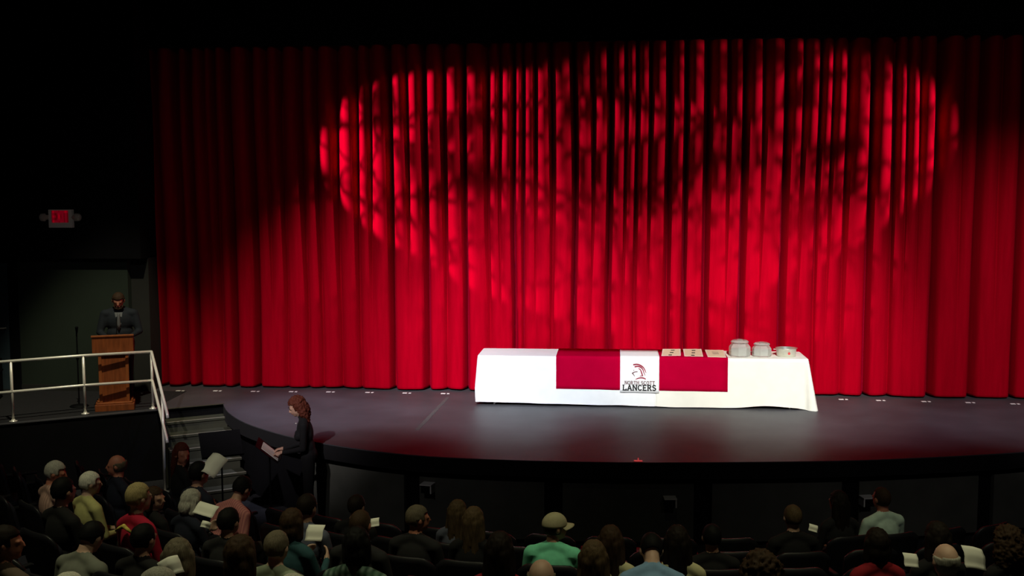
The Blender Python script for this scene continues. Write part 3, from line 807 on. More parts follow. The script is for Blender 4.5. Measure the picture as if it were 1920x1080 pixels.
def hand(pr, wrist, fdir, side, palm_n, curl=0.5):
    """palm, four unequal bent fingers and a thumb leaving the side of the palm"""
    f = Vector(fdir).normalized(); pn = Vector(palm_n).normalized(); sd = f.cross(pn).normalized()*side
    w0 = Vector(wrist)
    pr.append(rc(w0, 0.024, w0+f*0.035, 0.026, SKIN))
    for k, (offx, ln) in enumerate(((-0.030, 0.062), (-0.010, 0.074), (0.010, 0.070), (0.029, 0.055))):
        b0 = w0+f*0.035+sd*offx*0.8; b1 = w0+f*0.080+sd*offx
        pr.append(rc(b0, 0.014, b1, 0.0115, SKIN))
        m_ = b1+(f*(1-0.3*curl)+pn*curl*0.8).normalized()*ln*0.5
        e_ = m_+(f*(1-curl)+pn*curl*1.4).normalized()*ln*0.5
        pr.append(rc(b1, 0.0105, m_, 0.0095, SKIN)); pr.append(rc(m_, 0.0095, e_, 0.008, SKIN))
    t0 = w0+f*0.025-sd*0.028; t1 = t0+(f*0.6-sd*0.7+pn*0.4).normalized()*0.04
    pr.append(rc(t0, 0.014, t1, 0.011, SKIN)); pr.append(rc(t1, 0.011, t1+(f*0.8+pn*0.5).normalized()*0.03, 0.0085, SKIN))
TEMPL = {}
def body(pose='lap', yaw=0, pitch=0, lean=0, fem=False, stand=False, thick=1.0):
    key = (pose, yaw, pitch, lean, fem, stand, thick)
    if key in TEMPL: return TEMPL[key]
    pr = []
    sw = 0.150 if fem else 0.175; kt = (0.90 if fem else 1.0)*thick
    hz = 0.96 if stand else 0.53
    sl, cl = math.sin(R(lean)), math.cos(R(lean))
    def sp(h, x=0, dy=0): return Vector((x, h*sl+dy*cl, hz-0.03+h*cl-dy*sl))
    RX = Matrix.Rotation(-R(lean), 3, 'X')
    pr.append(el((0, 0.0, hz), (0.165*kt if not fem else 0.172, 0.125*kt, 0.12), PANTS))
    for s_ in (-1, 1):
        if stand:
            pr.append(rc((s_*0.085, 0, hz-0.02), 0.092*kt, (s_*0.095, 0.01, 0.50), 0.060, PANTS))
            pr.append(rc((s_*0.095, 0.01, 0.50), 0.058, (s_*0.10, -0.02, 0.10), 0.042, PANTS))
            pr.append(rc((s_*0.10, -0.04, 0.045), 0.042, (s_*0.115, 0.13, 0.035), 0.034, SHOE))
        else:
            pr.append(rc((s_*0.085, 0.03, hz-0.005), 0.088*kt, (s_*0.115, 0.42, hz-0.015), 0.062, PANTS))
            pr.append(rc((s_*0.115, 0.43, hz-0.02), 0.060, (s_*0.11, 0.44, 0.10), 0.043, PANTS))
            pr.append(rc((s_*0.11, 0.42, 0.045), 0.042, (s_*0.125, 0.58, 0.036), 0.034, SHOE))
    pr.append(el(sp(0.14), (0.155*kt, 0.115*kt*(1.06 if not fem else 0.95), 0.15), SHIRT, RX))
    pr.append(el(sp(0.33, 0, 0.0), (0.168*kt, 0.115*kt, 0.185), SHIRT, RX))
    if fem:
        for s_ in (-1, 1): pr.append(el(sp(0.30, s_*0.07, 0.085), (0.065, 0.055, 0.06), SHIRT))
    pr.append(rc(sp(0.445, -sw), 0.060*kt, sp(0.445, sw), 0.060*kt, SHIRT))
    for s_ in (-1, 1): pr.append(rc(sp(0.51, s_*0.03, -0.01), 0.055, sp(0.455, s_*sw*0.9), 0.056, SHIRT))
    pr.append(rc(sp(0.50, 0, -0.005), 0.058, sp(0.525, 0, 0.0), 0.060, SHIRT))       # collar
    neck = sp(0.595, 0, 0.012)
    pr.append(rc(sp(0.50, 0, -0.005), 0.050 if fem else 0.056, neck, 0.048 if fem else 0.053, SKIN))
    # head in its own frame at the top of the neck
    HR = Matrix.Rotation(R(yaw), 3, 'Z') @ Matrix.Rotation(-R(pitch+lean*0.5), 3, 'X')
    hc = neck+HR @ Vector((0, 0.022, 0.075))
    def hp(x, y, z): return hc+HR @ Vector((x, y, z))
    pr.append(el(hp(0, -0.008, 0.018), (0.074, 0.094, 0.098), SKIN, HR))
    pr.append(el(hp(0, 0.022, -0.03), (0.060, 0.068, 0.080), SKIN, HR))
    pr.append(rc(hp(0, 0.062, -0.085), 0.024, hp(0, 0.045, -0.075), 0.035, SKIN))
    pr.append(rc(hp(0, 0.088, 0.012), 0.010, hp(0, 0.104, -0.022), 0.014, SKIN))
    pr.append(rc(hp(-0.016, 0.083, -0.052), 0.010, hp(0.016, 0.083, -0.052), 0.010, SKIN))
    for s_ in (-1, 1):
        pr.append(el(hp(s_*0.077, -0.006, -0.006), (0.011, 0.020, 0.030), SKIN, HR))
        pr.append(el(hp(s_*0.032, 0.078, 0.016), (0.022, 0.014, 0.010), SKIN, HR))
    # arms
    for s_ in (-1, 1):
        sh = sp(0.44, s_*(sw+0.012)); hs = 0.445
        if pose == 'paper':
            elb = sp(0.20, s_*(sw+0.065), 0.07); wr = Vector((s_*0.115, 0.33+sl*0.2, hz+0.25))
            fd, pn = (-s_*0.25, 0.55, 0.55), (-s_*0.8, -0.1, 0.3)
        elif pose == 'face':          # elbow on armrest, one hand up
            elb = sp(0.17, s_*(sw+0.06), 0.05)
            wr = Vector((s_*0.12, 0.24, hz+0.10)) if s_ < 0 else hp(0.06, 0.06, -0.15)
            fd, pn = ((0, 1, -0.1), (0, 0, -1)) if s_ < 0 else ((-0.1, 0.1, 1), (-1, 0.2, 0))
        elif pose == 'podium':
            elb = sp(0.17, s_*(sw+0.075), 0.05); wr = Vector((s_*0.13, 0.30, 1.03)); fd, pn = (-s_*0.3, 1, -0.1), (0, 0, -1)
        elif pose == 'stand_play':
            elb = sp(0.16, s_*(sw+0.04), 0.04); wr = Vector((s_*0.10, 0.30, 1.03)); fd, pn = (-s_*0.1, 1, 0.0), (0, 0, -1)
        elif pose == 'armrest':
            elb = sp(0.19, s_*(sw+0.075), 0.03); wr = Vector((s_*0.245, 0.27, hz+0.14)); fd, pn = (0, 1, -0.1), (0, 0, -1)
        else:
            elb = sp(0.17, s_*(sw+0.06), 0.05); wr = Vector((s_*0.085, 0.27, hz+0.10)); fd, pn = (-s_*0.5, 0.8, -0.1), (0, 0, -1)
        pr.append(rc(sh, 0.054*kt, elb, 0.043*kt, SHIRT)); pr.append(rc(elb, 0.042*kt, wr, 0.029, SHIRT if pose != 'armrest' else SKIN))
        hand(pr, wr, fd, s_, pn)
    me = prims_to_mesh('person_body', pr, 0.0135, [DEF['skin'], DEF['shirt'], DEF['pants'], DEF['shoe']])
    top = hc+HR @ Vector((0, -0.008, 0.018)); top = top+Vector((0, 0, 0.100))
    TEMPL[key] = dict(mesh=me, hc=hc, HR=HR, top=top)
    return TEMPL[key]
DEF = {k: mat('base_'+k, (0.3, 0.3, 0.3)) for k in ('skin', 'shirt', 'pants', 'shoe')}

# hair templates in the head frame
def shell(keep, r, c, disp, n=(36, 26), seed=0.0, fs=22):
    bm = bmesh.new()
    bmesh.ops.create_uvsphere(bm, u_segments=n[0], v_segments=n[1], radius=1)
    for v in bm.verts:
        k = 1+disp*noise.noise(Vector(v.co)*fs/6+Vector((seed, 0, 0)))
        v.co = Vector((c[0]+v.co.x*r[0]*k, c[1]+v.co.y*r[1]*k, c[2]+v.co.z*r[2]*k))
    kill = [f for f in bm.faces if not keep(f.calc_center_median())]
    bmesh.ops.delete(bm, geom=kill, context='FACES')
    res = bmesh.ops.solidify(bm, geom=bm.faces[:], thickness=0.012)
    me = bpy.data.meshes.new('hair'); bm.to_mesh(me); bm.free()
    me.polygons.foreach_set('use_smooth', [True]*len(me.polygons))
    return me
HAIR = {}
def hair_mesh(style):
    if style in HAIR: return HAIR[style]
    if style == 'short':
        me = shell(lambda p: not (p.y > 0.040 and p.z < 0.062) and p.z > -0.055-0.2*min(0, p.y) - (0.0 if p.y < -0.03 else -0.055) , (0.081, 0.102, 0.106), (0, -0.012, 0.022), 0.05)
    elif style == 'fringe':
        me = shell(lambda p: p.y < 0.02 and p.z < 0.035-0.15*p.y and p.z > -0.06, (0.081, 0.101, 0.104), (0, -0.012, 0.016), 0.05)
    elif style == 'thin':
        me = shell(lambda p: not (p.y > 0.025 and p.z < 0.075) and p.z > -0.05, (0.078, 0.099, 0.102), (0, -0.010, 0.018), 0.03)
    else:
        pr = [el((0, -0.014, 0.026), (0.086, 0.104, 0.104), 0)]
        if style == 'bob':
            for s_ in (-1, 1):
                pr.append(rc((s_*0.062, -0.02, 0.02), 0.040, (s_*0.070, -0.022, -0.10), 0.034, 0))
            pr.append(el((0, -0.055, -0.045), (0.080, 0.060, 0.085), 0))
        elif style == 'long':
            for s_ in (-1, 1):
                pr.append(rc((s_*0.060, -0.03, 0.02), 0.040, (s_*0.072, -0.045, -0.13), 0.038, 0))
                pr.append(rc((s_*0.072, -0.045, -0.13), 0.038, (s_*0.060, -0.075, -0.27), 0.026, 0))
                pr.append(rc((s_*0.025, -0.07, 0.0), 0.050, (s_*0.028, -0.085, -0.28), 0.034, 0))
        elif style == 'curly':
            for s_ in (-1, 1):
                pr.append(rc((s_*0.058, -0.03, 0.035), 0.055, (s_*0.085, -0.035, -0.09), 0.055, 0))
                pr.append(rc((s_*0.085, -0.035, -0.09), 0.055, (s_*0.080, -0.045, -0.19), 0.036, 0))
            pr.append(el((0, -0.065, -0.05), (0.100, 0.075, 0.14), 0))
            pr.append(el((0, -0.02, 0.035), (0.100, 0.112, 0.105), 0))
        elif style == 'bun':
            pr.append(el((0, -0.115, 0.045), (0.042, 0.04, 0.042), 0))
            pr.append(el((0, -0.05, -0.02), (0.074, 0.055, 0.07), 0))
        me = prims_to_mesh('hair', pr, 0.009, [], 2)
        # open the face
        bm = bmesh.new(); bm.from_mesh(me)
        for v in bm.verts:
            if style == 'curly':
                v.co += v.normal*(0.016*noise.noise(v.co*38)+0.010*noise.noise(v.co*75+Vector((3, 1, 2))))
            else:
                v.co += v.normal*0.006*noise.noise(Vector((v.co.x*70, v.co.y*70, v.co.z*9)))
        kill = [f for f in bm.faces if f.calc_center_median().y > 0.042 and f.calc_center_median().z < 0.066]
        bmesh.ops.delete(bm, geom=kill, context='FACES')
        bm.to_mesh(me); bm.free()
    HAIR[style] = me
    return me

skins = [mat('skin_tone', c, 0.55, 0.06, 25) for c in ((0.52, 0.31, 0.22), (0.46, 0.26, 0.18), (0.56, 0.36, 0.27), (0.50, 0.20, 0.13))]
HC = {'dark': (0.012, 0.008, 0.006), 'black': (0.005, 0.005, 0.005), 'brown': (0.040, 0.023, 0.013), 'lightbrown': (0.085, 0.056, 0.030), 'blond': (0.34, 0.27, 0.13), 'grey': (0.38, 0.37, 0.32), 'white': (0.66, 0.65, 0.55), 'auburn': (0.095, 0.024, 0.014), 'greybrown': (0.12, 0.10, 0.07)}
HC = {k: mat('hair_'+k, c, 0.7, 0.35, 60, stretch=(3, 3, 0.4), spec=0.15) for k, c in HC.items()}
CL = {'navy': (0.008, 0.011, 0.025), 'black': (0.004, 0.004, 0.005), 'charcoal': (0.012, 0.012, 0.014), 'red': (0.42, 0.006, 0.035), 'darkred': (0.24, 0.004, 0.012), 'green': (0.22, 0.80, 0.52), 'palegreen': (0.62, 0.82, 0.70), 'blue': (0.22, 0.38, 0.60), 'cream': (0.55, 0.52, 0.30), 'yellow': (0.52, 0.50, 0.20), 'sage': (0.26, 0.31, 0.22), 'grey': (0.16, 0.17, 0.14), 'teal': (0.02, 0.07, 0.085), 'brownc': (0.10, 0.07, 0.05), 'slate': (0.10, 0.11, 0.16), 'tan': (0.42, 0.33, 0.24)}
CL = {k: mat('cloth_'+k, c, 0.9, 0.12, 14) for k, c in CL.items()}
CL['plaid'] = plaid('plaid_flannel', (0.02, 0.05, 0.04), (0.16, 0.24, 0.20), (0.03, 0.09, 0.05), 70)
CL['pinkstripe'] = stripes('pink_stripes', (0.62, 0.25, 0.22), (0.40, 0.13, 0.14), 75)
CL['palestripe'] = stripes('pale_stripes', (0.60, 0.38, 0.30), (0.40, 0.24, 0.20), 60)
CL['print'] = mat('yellow_print', (0.62, 0.48, 0.10), 0.8, 0.5, 30)
pants_m = [mat('trousers', c, 0.9, 0.15, 20) for c in ((0.02, 0.022, 0.035), (0.03, 0.026, 0.022), (0.04, 0.045, 0.07))]
shoe_m = mat('shoe_leather', (0.015, 0.012, 0.010), 0.5, 0.1, 20)
eye_m = mat('eye_dark', (0.02, 0.015, 0.012), 0.3)
brow_m = mat('brow_hair', (0.05, 0.025, 0.015), 0.8)
lip_m = mat('lips', (0.40, 0.14, 0.12), 0.5)
rndp = random.Random(5)

def make_person(loc, rz, scale, tp, skin, shirt, pants, hair, hcol, label, cat='person', group='seated audience', name='person', face=False):
    T = body(**tp)
    root = empty(name, loc, rz, label, cat, group); root.scale = scale
    b = link('body', T['mesh'], None, root)
    for i, mm in enumerate((skin, shirt, pants, shoe_m)):
        b.material_slots[i].link = 'OBJECT'; b.material_slots[i].material = mm
    HM = Matrix.Translation(T['hc']) @ T['HR'].to_4x4()
    if hair:
        me = hair_mesh(hair)
        if not me.materials: me.materials.append(hcol)
        h = link('hair', me, None, root); h.matrix_local = HM
        h.material_slots[0].link = 'OBJECT'; h.material_slots[0].material = hcol
    if face:
        for s_ in (-1, 1):
            e = MB().lathe([(0.001, -0.004), (0.007, -0.002), (0.007, 0.002), (0.001, 0.004)], 10).build('eye', eye_m, root)
            e.matrix_local = HM @ Matrix.Translation((s_*0.032, 0.0875, 0.012)) @ Matrix.Diagonal((1.5, 0.6, 0.9, 1))
            e = MB().tube([(-0.018, 0, 0), (0, 0.004, 0.005), (0.018, -0.002, 0)], [0.003, 0.004, 0.002], 6).build('eyebrow', brow_m, root)
            e.matrix_local = HM @ Matrix.Translation((s_*0.033, 0.090, 0.033))
        e = MB().tube([(-0.020, -0.004, 0), (0, 0.002, -0.002), (0.020, -0.004, 0)], [0.003, 0.005, 0.003], 6).build('mouth', lip_m, root)
        e.matrix_local = HM @ Matrix.Translation((0, 0.0925, -0.052))
    return root, T, HM

# theatre seats ---------------------------------------------------------
def seat_proto():
    P = {}
    # back: rounded shield, leaning back
    def shield(w_, h_, y0, th, bow, top_r):
        vs = []; fs = []; nx, nz = 12, 10
        for side in (0, 1):
            for j in range(nz+1):
                z = h_*j/nz
                for i in range(nx+1):
                    x = -1+2*i/nx
                    zt = z
                    k = max(0, (j/nz-0.6)/0.4)
                    half = w_/2*(1-0.10*(1-j/nz))
                    # round the top corners
                    cut = top_r*max(0, abs(x)-0.55)**2/0.2025
                    zt = z-cut*(j/nz)
                    y = y0+bow*(x*x)+(-th if side else 0)*(1-0.35*k)-0.20*z
                    vs.append((half*x, y, zt))
        n = (nx+1)*(nz+1)
        for side in (0, 1):
            for j in range(nz):
                for i in range(nx):
                    a = side*n+j*(nx+1)+i
                    fs.append((a, a+1, a+nx+2, a+nx+1))
        ring = [i for i in range(nx+1)]+[j*(nx+1)+nx for j in range(1, nz+1)]+[nz*(nx+1)+i for i in range(nx-1, -1, -1)]+[j*(nx+1) for j in range(nz-1, 0, -1)]
        for a, b in zip(ring, ring[1:]+ring[:1]): fs.append((a, b, n+b, n+a))
        return MB().add([(x, y, z+0.36) for x, y, z in vs], fs)
    P['backrest'] = (shield(0.51, 0.53, -0.135, 0.035, 0.045, 0.07).mesh('backrest', True), M['seat_shell'])
    P['back_cushion'] = (shield(0.46, 0.46, -0.095, 0.045, 0.045, 0.06).mesh('back_cushion', True), M['seat_fabric'])
    P['seat'] = (MB().box((-0.235, -0.12, 0.36), (0.235, 0.34, 0.435), bev=0.03).mesh('seat', True), M['seat_fabric'])
    P['armrest'] = (MB().box((-0.305, -0.12, 0.615), (-0.255, 0.22, 0.645), bev=0.01).mesh('armrest'), M['seat_shell'])
    P['leg'] = (MB().box((-0.295, -0.10, 0.0), (-0.265, 0.10, 0.615)).box((-0.31, -0.16, 0), (-0.25, 0.18, 0.03)).mesh('leg'), M['plastic'])
    return P
SEAT = seat_proto()
def seat(loc, rz, label, end=False):
    t = empty('theatre_seat', loc, rz, label, 'seat', 'dark theatre seats')
    for k, (me, mm) in SEAT.items(): link(k, me, mm, t)
    if end:
        for k in ('armrest', 'leg'):
            c = link(k, SEAT[k][0], SEAT[k][1], t); c.location = (0.56, 0, 0)
    return t

def row_z(k): return ZF+RISE*k
def row_r(k): return ROW0+DROW*k
def solve(u, v, k, top, smin=0.9, smax=1.1):
    """where along the ray through the head top this row lies; returns root location, heading and scale"""
    d = ray(u, v); best = None
    for i in range(-20, 21):
        rr = row_r(k)+0.17*i/20
        lo, hi = 2.0, 22.0
        for _ in range(40):
            m_ = (lo+hi)/2; p = CAM+d*m_
            if (Vector((p.x, p.y))-AC).length > rr: lo = m_
            else: hi = m_
        p = CAM+d*lo
        # head is 'top' ahead of the root
        dirv = (Vector((0.2, 16.5))-Vector((p.x, p.y))).normalized()
        s_ = (p.z-row_z(k))/top.z
        cost = abs(s_-1)+0.1*abs(i/20)
        if best is None or cost < best[0]:
            best = (cost, p, dirv, s_)
    _, p, dirv, s_ = best
    s2 = min(smax, max(smin, s_)); sxy = 0.5+0.5*s2
    rz = math.atan2(-dirv.x, dirv.y)
    root = Vector((p.x, p.y, 0))-Vector((dirv.x, dirv.y, 0))*top.y*sxy-Vector((dirv.y, -dirv.x, 0))*top.x*sxy
    return Vector((root.x, root.y, row_z(k))), rz, Vector((sxy, sxy, s2)), s_

# u, v of head top, row, body pose, skin, shirt, hair, hair colour, label
AUD = [
 (103, 864, 2, dict(yaw=-35, pitch=12), 3, 'palestripe', 'short', 'grey', 'grey-haired man in a pale striped shirt, upper left of the seats'),
 (168, 884, 2, dict(yaw=-20, pitch=5), 2, 'yellow', 'short', 'white', 'white-haired person in a pale yellow shirt, left seats'),
 (117, 895, 3, dict(), 1, 'black', 'short', 'black', 'dark-haired person in black silhouetted against the grey-haired man, left seats'),
 (219, 852, 1, dict(yaw=150, pitch=0), 3, 'navy', 'fringe', 'greybrown', 'bald man in a navy jacket turned back towards the camera, left seats'),
 (258, 905, 3, dict(fem=True, yaw=-15), 2, 'red', 'short', 'blond', 'blond woman in a red jacket with yellow print, left seats'),
 (288, 914, 2, dict(fem=True, yaw=-70), 1, 'black', 'bob', 'brown', 'brown-haired person in profile just right of the red jacket'),
 (340, 830, 0, dict(fem=True, yaw=-85, pitch=5), 3, 'black', 'long', 'auburn', 'long-haired woman looking to the right at the foot of the steps'),
 (372, 865, 1, dict(), 1, 'navy', 'short', 'black', 'dark figure holding up a sheet beside the foot of the steps'),
 (358, 917, 2, dict(fem=True, pose='paper', pitch=18), 2, 'navy', 'bob', 'grey', 'grey-haired woman in navy reading a white sheet, left seats'),
 (428, 952, 3, dict(pose='armrest'), 1, 'charcoal', 'short', 'black', 'dark-haired person with a bare forearm raised by a white sheet'),
 (454, 893, 1, dict(lean=26, pitch=14), 1, 'pinkstripe', 'short', 'black', 'person in a pink striped shirt leaning forward near the music stands'),
 (450, 1003, 5, dict(fem=True), 2, 'red', 'bob', 'brown', 'brown-haired woman in a bright red top, lower left'),
 (518, 995, 4, dict(thick=1.05), 2, 'sage', 'short', 'greybrown', 'man in a sage green shirt, bottom centre left'),
 (547, 953, 3, dict(fem=True, pose='paper'), 2, 'teal', 'bob', 'brown', 'brown-haired woman in a teal top holding a white sheet'),
 (575, 926, 2, dict(), 1, 'slate', 'short', 'dark', 'person in a slate blue top in front of the teal top'),
 (675, 955, 3, dict(), 3, 'charcoal', 'thin', 'brown', 'balding man with a reddish scalp, centre left'),
 (669, 988, 4, dict(fem=False), 1, 'plaid', 'bob', 'black', 'dark-haired person in a green plaid flannel shirt, centre left'),
 (782, 947, 2, dict(yaw=-50), 3, 'charcoal', 'short', 'greybrown', 'grey-haired man looking right below the pale wall box'),
 (858, 937, 1, dict(fem=True), 2, 'slate', 'long', 'lightbrown', 'long light-haired woman, left of the pair left of the tan cap'),
 (888, 950, 2, dict(fem=True), 2, 'black', 'long', 'lightbrown', 'light brown-haired woman, right of the pair left of the tan cap'),
 (937, 997, 4, dict(fem=True), 2, 'darkred', 'long', 'dark', 'dark long-haired woman in a dark red top at the bottom edge'),
 (1040, 962, 2, dict(yaw=-62, thick=1.14), 1, 'green', 'thin', 'brown', 'man in a mint green shirt and a tan cap'),
 (1015, 1047, 5, dict(), 2, 'charcoal', 'fringe', 'greybrown', 'bald man whose head rises below the green shirt'),
 (1145, 985, 3, dict(fem=True), 2, 'cream', 'long', 'brown', 'brunette woman with a cream shoulder, right of the green shirt'),
 (1113, 1013, 4, dict(fem=True), 2, 'tan', 'long', 'lightbrown', 'long light brown hair seen from behind, right of the bald head'),
 (1222, 1000, 3, dict(lean=30, pitch=40), 2, 'blue', 'short', 'black', 'person in a light blue shirt bent far forward'),
 (1270, 985, 3, dict(fem=True), 2, 'cream', 'long', 'dark', 'long dark-haired woman with a cream collar right of the blue shirt'),
 (1335, 983, 2, dict(), 1, 'black', 'short', 'black', 'dark figure right of the cream collar'),
 (1428, 1035, 5, dict(fem=True), 1, 'brownc', 'curly', 'brown', 'brown curly-haired head at the bottom edge, right of centre'),
 (1487, 947, 1, dict(), 2, 'black', 'short', 'lightbrown', 'short-haired man in black with both ears showing'),
 (1573, 920, 0, dict(fem=True, yaw=15), 1, 'charcoal', 'long', 'dark', 'long dark-haired woman left of the pale green shirt'),
 (1654, 913, 0, dict(yaw=8, thick=1.05), 3, 'palegreen', 'thin', 'brown', 'man in a pale green shirt, right side'),
 (1645, 990, 3, dict(fem=True), 1, 'darkred', 'bob', 'dark', 'dark-haired person in a dark red top, right side'),
 (1758, 978, 3, dict(fem=True), 1, 'black', 'long', 'dark', 'dark long-haired woman behind the bald head, far right'),
 (1775, 1018, 4, dict(pose='paper', thick=1.1), 2, 'navy', 'fringe', 'grey', 'bald grey-fringed man holding a sheet, lower right'),
 (1890, 987, 3, dict(fem=True, pitch=10), 1, 'black', 'curly', 'brown', 'curly-haired person at the right edge'),
 (172, 978, 4, dict(lean=14, pitch=22, thick=1.12), 2, 'grey', 'short', 'black', 'broad person in a grey shirt with bent dark head, lower left'),
 (8, 985, 5, dict(yaw=-50), 3, 'brownc', 'short', 'dark', 'person cut by the left edge with a hand raised'),
 (333, 1010, 5, dict(fem=True, yaw=25, pitch=10), 2, 'black', 'bob', 'greybrown', 'grey-brown haired woman with a folded sheet, lower left'),
 (268, 985, 4, dict(), 1, 'black', 'short', 'black', 'dark figure below the red jacket'),
 (295, 1064, 6, dict(yaw=-30), 2, 'charcoal', 'short', 'grey', 'grey-haired head at the bottom edge, lower left'),
 (545, 1074, 6, dict(), 2, 'charcoal', 'thin', 'white', 'white-haired head just showing at the bottom edge below the sage shirt'),
 (125, 1074, 6, dict(), 2, 'charcoal', 'short', 'white', 'white-haired head just showing at the bottom edge, far left'),
 (668, 928, 1, dict(), 1, 'black', 'short', 'dark', 'dim head in front of the balding man'),
]
occupied = {k: [] for k in range(0, 9)}
placed = {}
for i, (u, v, k, tp, sk, sh, ha, hcol, lab) in enumerate(AUD):
    tp = dict(tp)
    T = body(**tp)
    loc, rz, sc, sraw = solve(u, v, k, T['top']+Vector((0, 0, 0.006)))
    root, T, HM = make_person(loc, rz, sc, tp, skins[sk], CL[sh], pants_m[i % 3], ha, HC[hcol], lab)
    placed[i] = (root, T, HM)
    occupied[k].append((math.atan2(loc.x-AC.x, AC.y-loc.y), (Vector((loc.x, loc.y))-AC).length, rz, lab))
    if DEBUG: print('AUD', i, u, v, 'row', k, 'sraw %.2f' % sraw, tuple(round(c, 2) for c in loc))

# baseball cap on the man in green
root, T, HM = placed[21]
cap = mat('cap_cotton', (0.46, 0.42, 0.27), 0.9, 0.1, 20)
cp = empty('cap', (0, 0, 0)); cp.parent = root; cp.matrix_local = HM
me = shell(lambda p: p.z > 0.022-0.12*p.y*0, (0.088, 0.108, 0.100), (0, -0.010, 0.030), 0.0)
c_ = link('crown', me, cap, cp)
vs = []; fs = []
for j in range(5):
    for i in range(13):
        a = R(-62+124*i/12); rr = 1+0.62*j/4
        vs.append((0.088*math.sin(a)*(1+0.05*j), -0.010+0.103*math.cos(a)+0.024*j*(math.cos(a)-0.25), 0.030-0.004*j-0.10*(math.sin(a)*0.5)**2))
for j in range(4):
    for i in range(12): fs.append((j*13+i, j*13+i+1, j*13+14+i, j*13+13+i))
br = MB().add(vs, fs).build('brim', cap, cp, True); md = br.modifiers.new('s', 'SOLIDIFY'); md.thickness = 0.005
MB().lathe([(0.008, 0.126), (0.008, 0.131), (0.003, 0.134)], 8, (0, -0.010, 0)).build('button', cap, cp)
root['label'] = AUD[21][8]

# yellow print collar of the red jacket
root, T, HM = placed[4]
MB().tube([(-0.10, -0.115, 0.93), (-0.05, -0.125, 0.96), (0, -0.118, 0.985), (0.05, -0.122, 0.965), (0.09, -0.112, 0.94)], [0.008, 0.014, 0.018, 0.014, 0.008], 8).build('printed_scarf', CL['print'], root, True)

# sheets of paper ----------------------------------------------------------
def sheet(u, v, dist, wd, ht, rot, label, fold=0.0, group='white programme sheets'):
    p = CAM+ray(u, v)*dist
    vs = []; fs = []; n = 6
    for side in (0, 1):
        for j in range(n+1):
            for i in range(n+1):
                x = (i/n-0.5)*wd; z = (j/n-0.5)*ht
                y = fold*(abs(i/n-0.5)*2)**1.5*wd+0.006*math.sin(j*1.3)-0.0015*side
                vs.append((x, y, z))
    m_ = (n+1)**2
    for side in (0, 1):
        for j in range(n):
            for i in range(n):
                a = side*m_+j*(n+1)+i; fs.append((a, a+1, a+n+2, a+n+1))
    ring = [i for i in range(n+1)]+[j*(n+1)+n for j in range(1, n+1)]+[n*(n+1)+i for i in range(n-1, -1, -1)]+[j*(n+1) for j in range(n-1, 0, -1)]
    for a, b in zip(ring, ring[1:]+ring[:1]): fs.append((a, b, m_+b, m_+a))
    o = MB().add(vs, fs).build('paper_sheet', M['paper'], None, True)
    o.location = p; o.rotation_euler = [R(a) for a in rot]
    return tag(o, label, 'paper', group)
sheet(398, 868, 11.2, 0.19, 0.24, (-48, 18, -15), 'white sheet held up before the steps', 0.25)
sheet(386, 955, 8.9, 0.17, 0.12, (-55, 12, -8), 'white sheet in the hands of the grey-haired woman in navy')
sheet(386, 983, 8.3, 0.07, 0.05, (-30, 20, 10), 'small crumpled white slip below the grey-haired woman', 0.4)
sheet(590, 999, 7.75, 0.14, 0.12, (-35, -6, -18), 'white sheet beside the teal top')
sheet(703, 979, 8.2, 0.065, 0.07, (-40, -10, 0), 'corner of a white sheet right of the balding man')
sheet(322, 1060, 6.0, 0.11, 0.10, (-35, -12, 40), 'folded white sheet of the grey-brown haired woman', 0.35)
sheet(1525, 990, 9.0, 0.07, 0.06, (-35, 15, 0), 'corner of a white sheet right of the short-haired man in black')
sheet(1708, 1050, 7.1, 0.09, 0.09, (-40, 8, 10), 'small white sheet left of the bald grey-fringed man')
sheet(1830, 1046, 6.6, 0.15, 0.13, (-34, 16, 24), 'open white sheet right of the bald grey-fringed man', 0.08)

# fill the rows with seats --------------------------------------------------
ORD = ['none', 'first', 'second', 'third', 'fourth', 'fifth', 'sixth', 'seventh', 'eighth', 'ninth', 'tenth', 'eleventh', 'twelfth', 'thirteenth', 'fourteenth', 'fifteenth', 'sixteenth', 'seventeenth', 'eighteenth', 'nineteenth', 'twentieth']+['%dth' % n for n in range(21, 60)]
ordn = ['front', 'second', 'third', 'fourth', 'fifth', 'sixth', 'seventh', 'eighth']
for k in range(0, 8):
    occ = sorted(occupied[k]); pitchs = 0.58
    da = pitchs/row_r(k)
    lo, hi = -0.72, 0.42
    slots = []
    for a, rr, rz, lab in occ: slots.append((a, rr, rz, lab))
    edges = [lo]+[a for a, *_ in occ]+[hi]
    for a, b in zip(edges[:-1], edges[1:]):
        gap = b-a; n = int(round(gap/da))-1
        for j in range(1, n+1):
            slots.append((a+gap*j/(n+1), row_r(k), None, None))
    slots.sort(key=lambda q: q[0])
    vis = 0
    for a, rr, rz, lab in slots:
        x, y = AC.x+rr*math.sin(a), AC.y-rr*math.cos(a)
        uu, vv = project((x, y, row_z(k)+0.86))
        if uu < -40 or uu > 1960 or vv > 1085 or (k == 0 and -4.3 < x < -2.9 and False): continue
        vis += 1
        if rz is None:
            dv = Vector((0.2, 16.5))-Vector((x, y)); rz = math.atan2(-dv.x, dv.y)
            label = 'empty dark theatre seat, %s from the left in the %s row' % (ORD[vis], ordn[k])
        else:
            label = ('dark seat under the '+lab)
            label = ' '.join(label.split()[:15])
        seat((x, y, row_z(k)), rz, label)

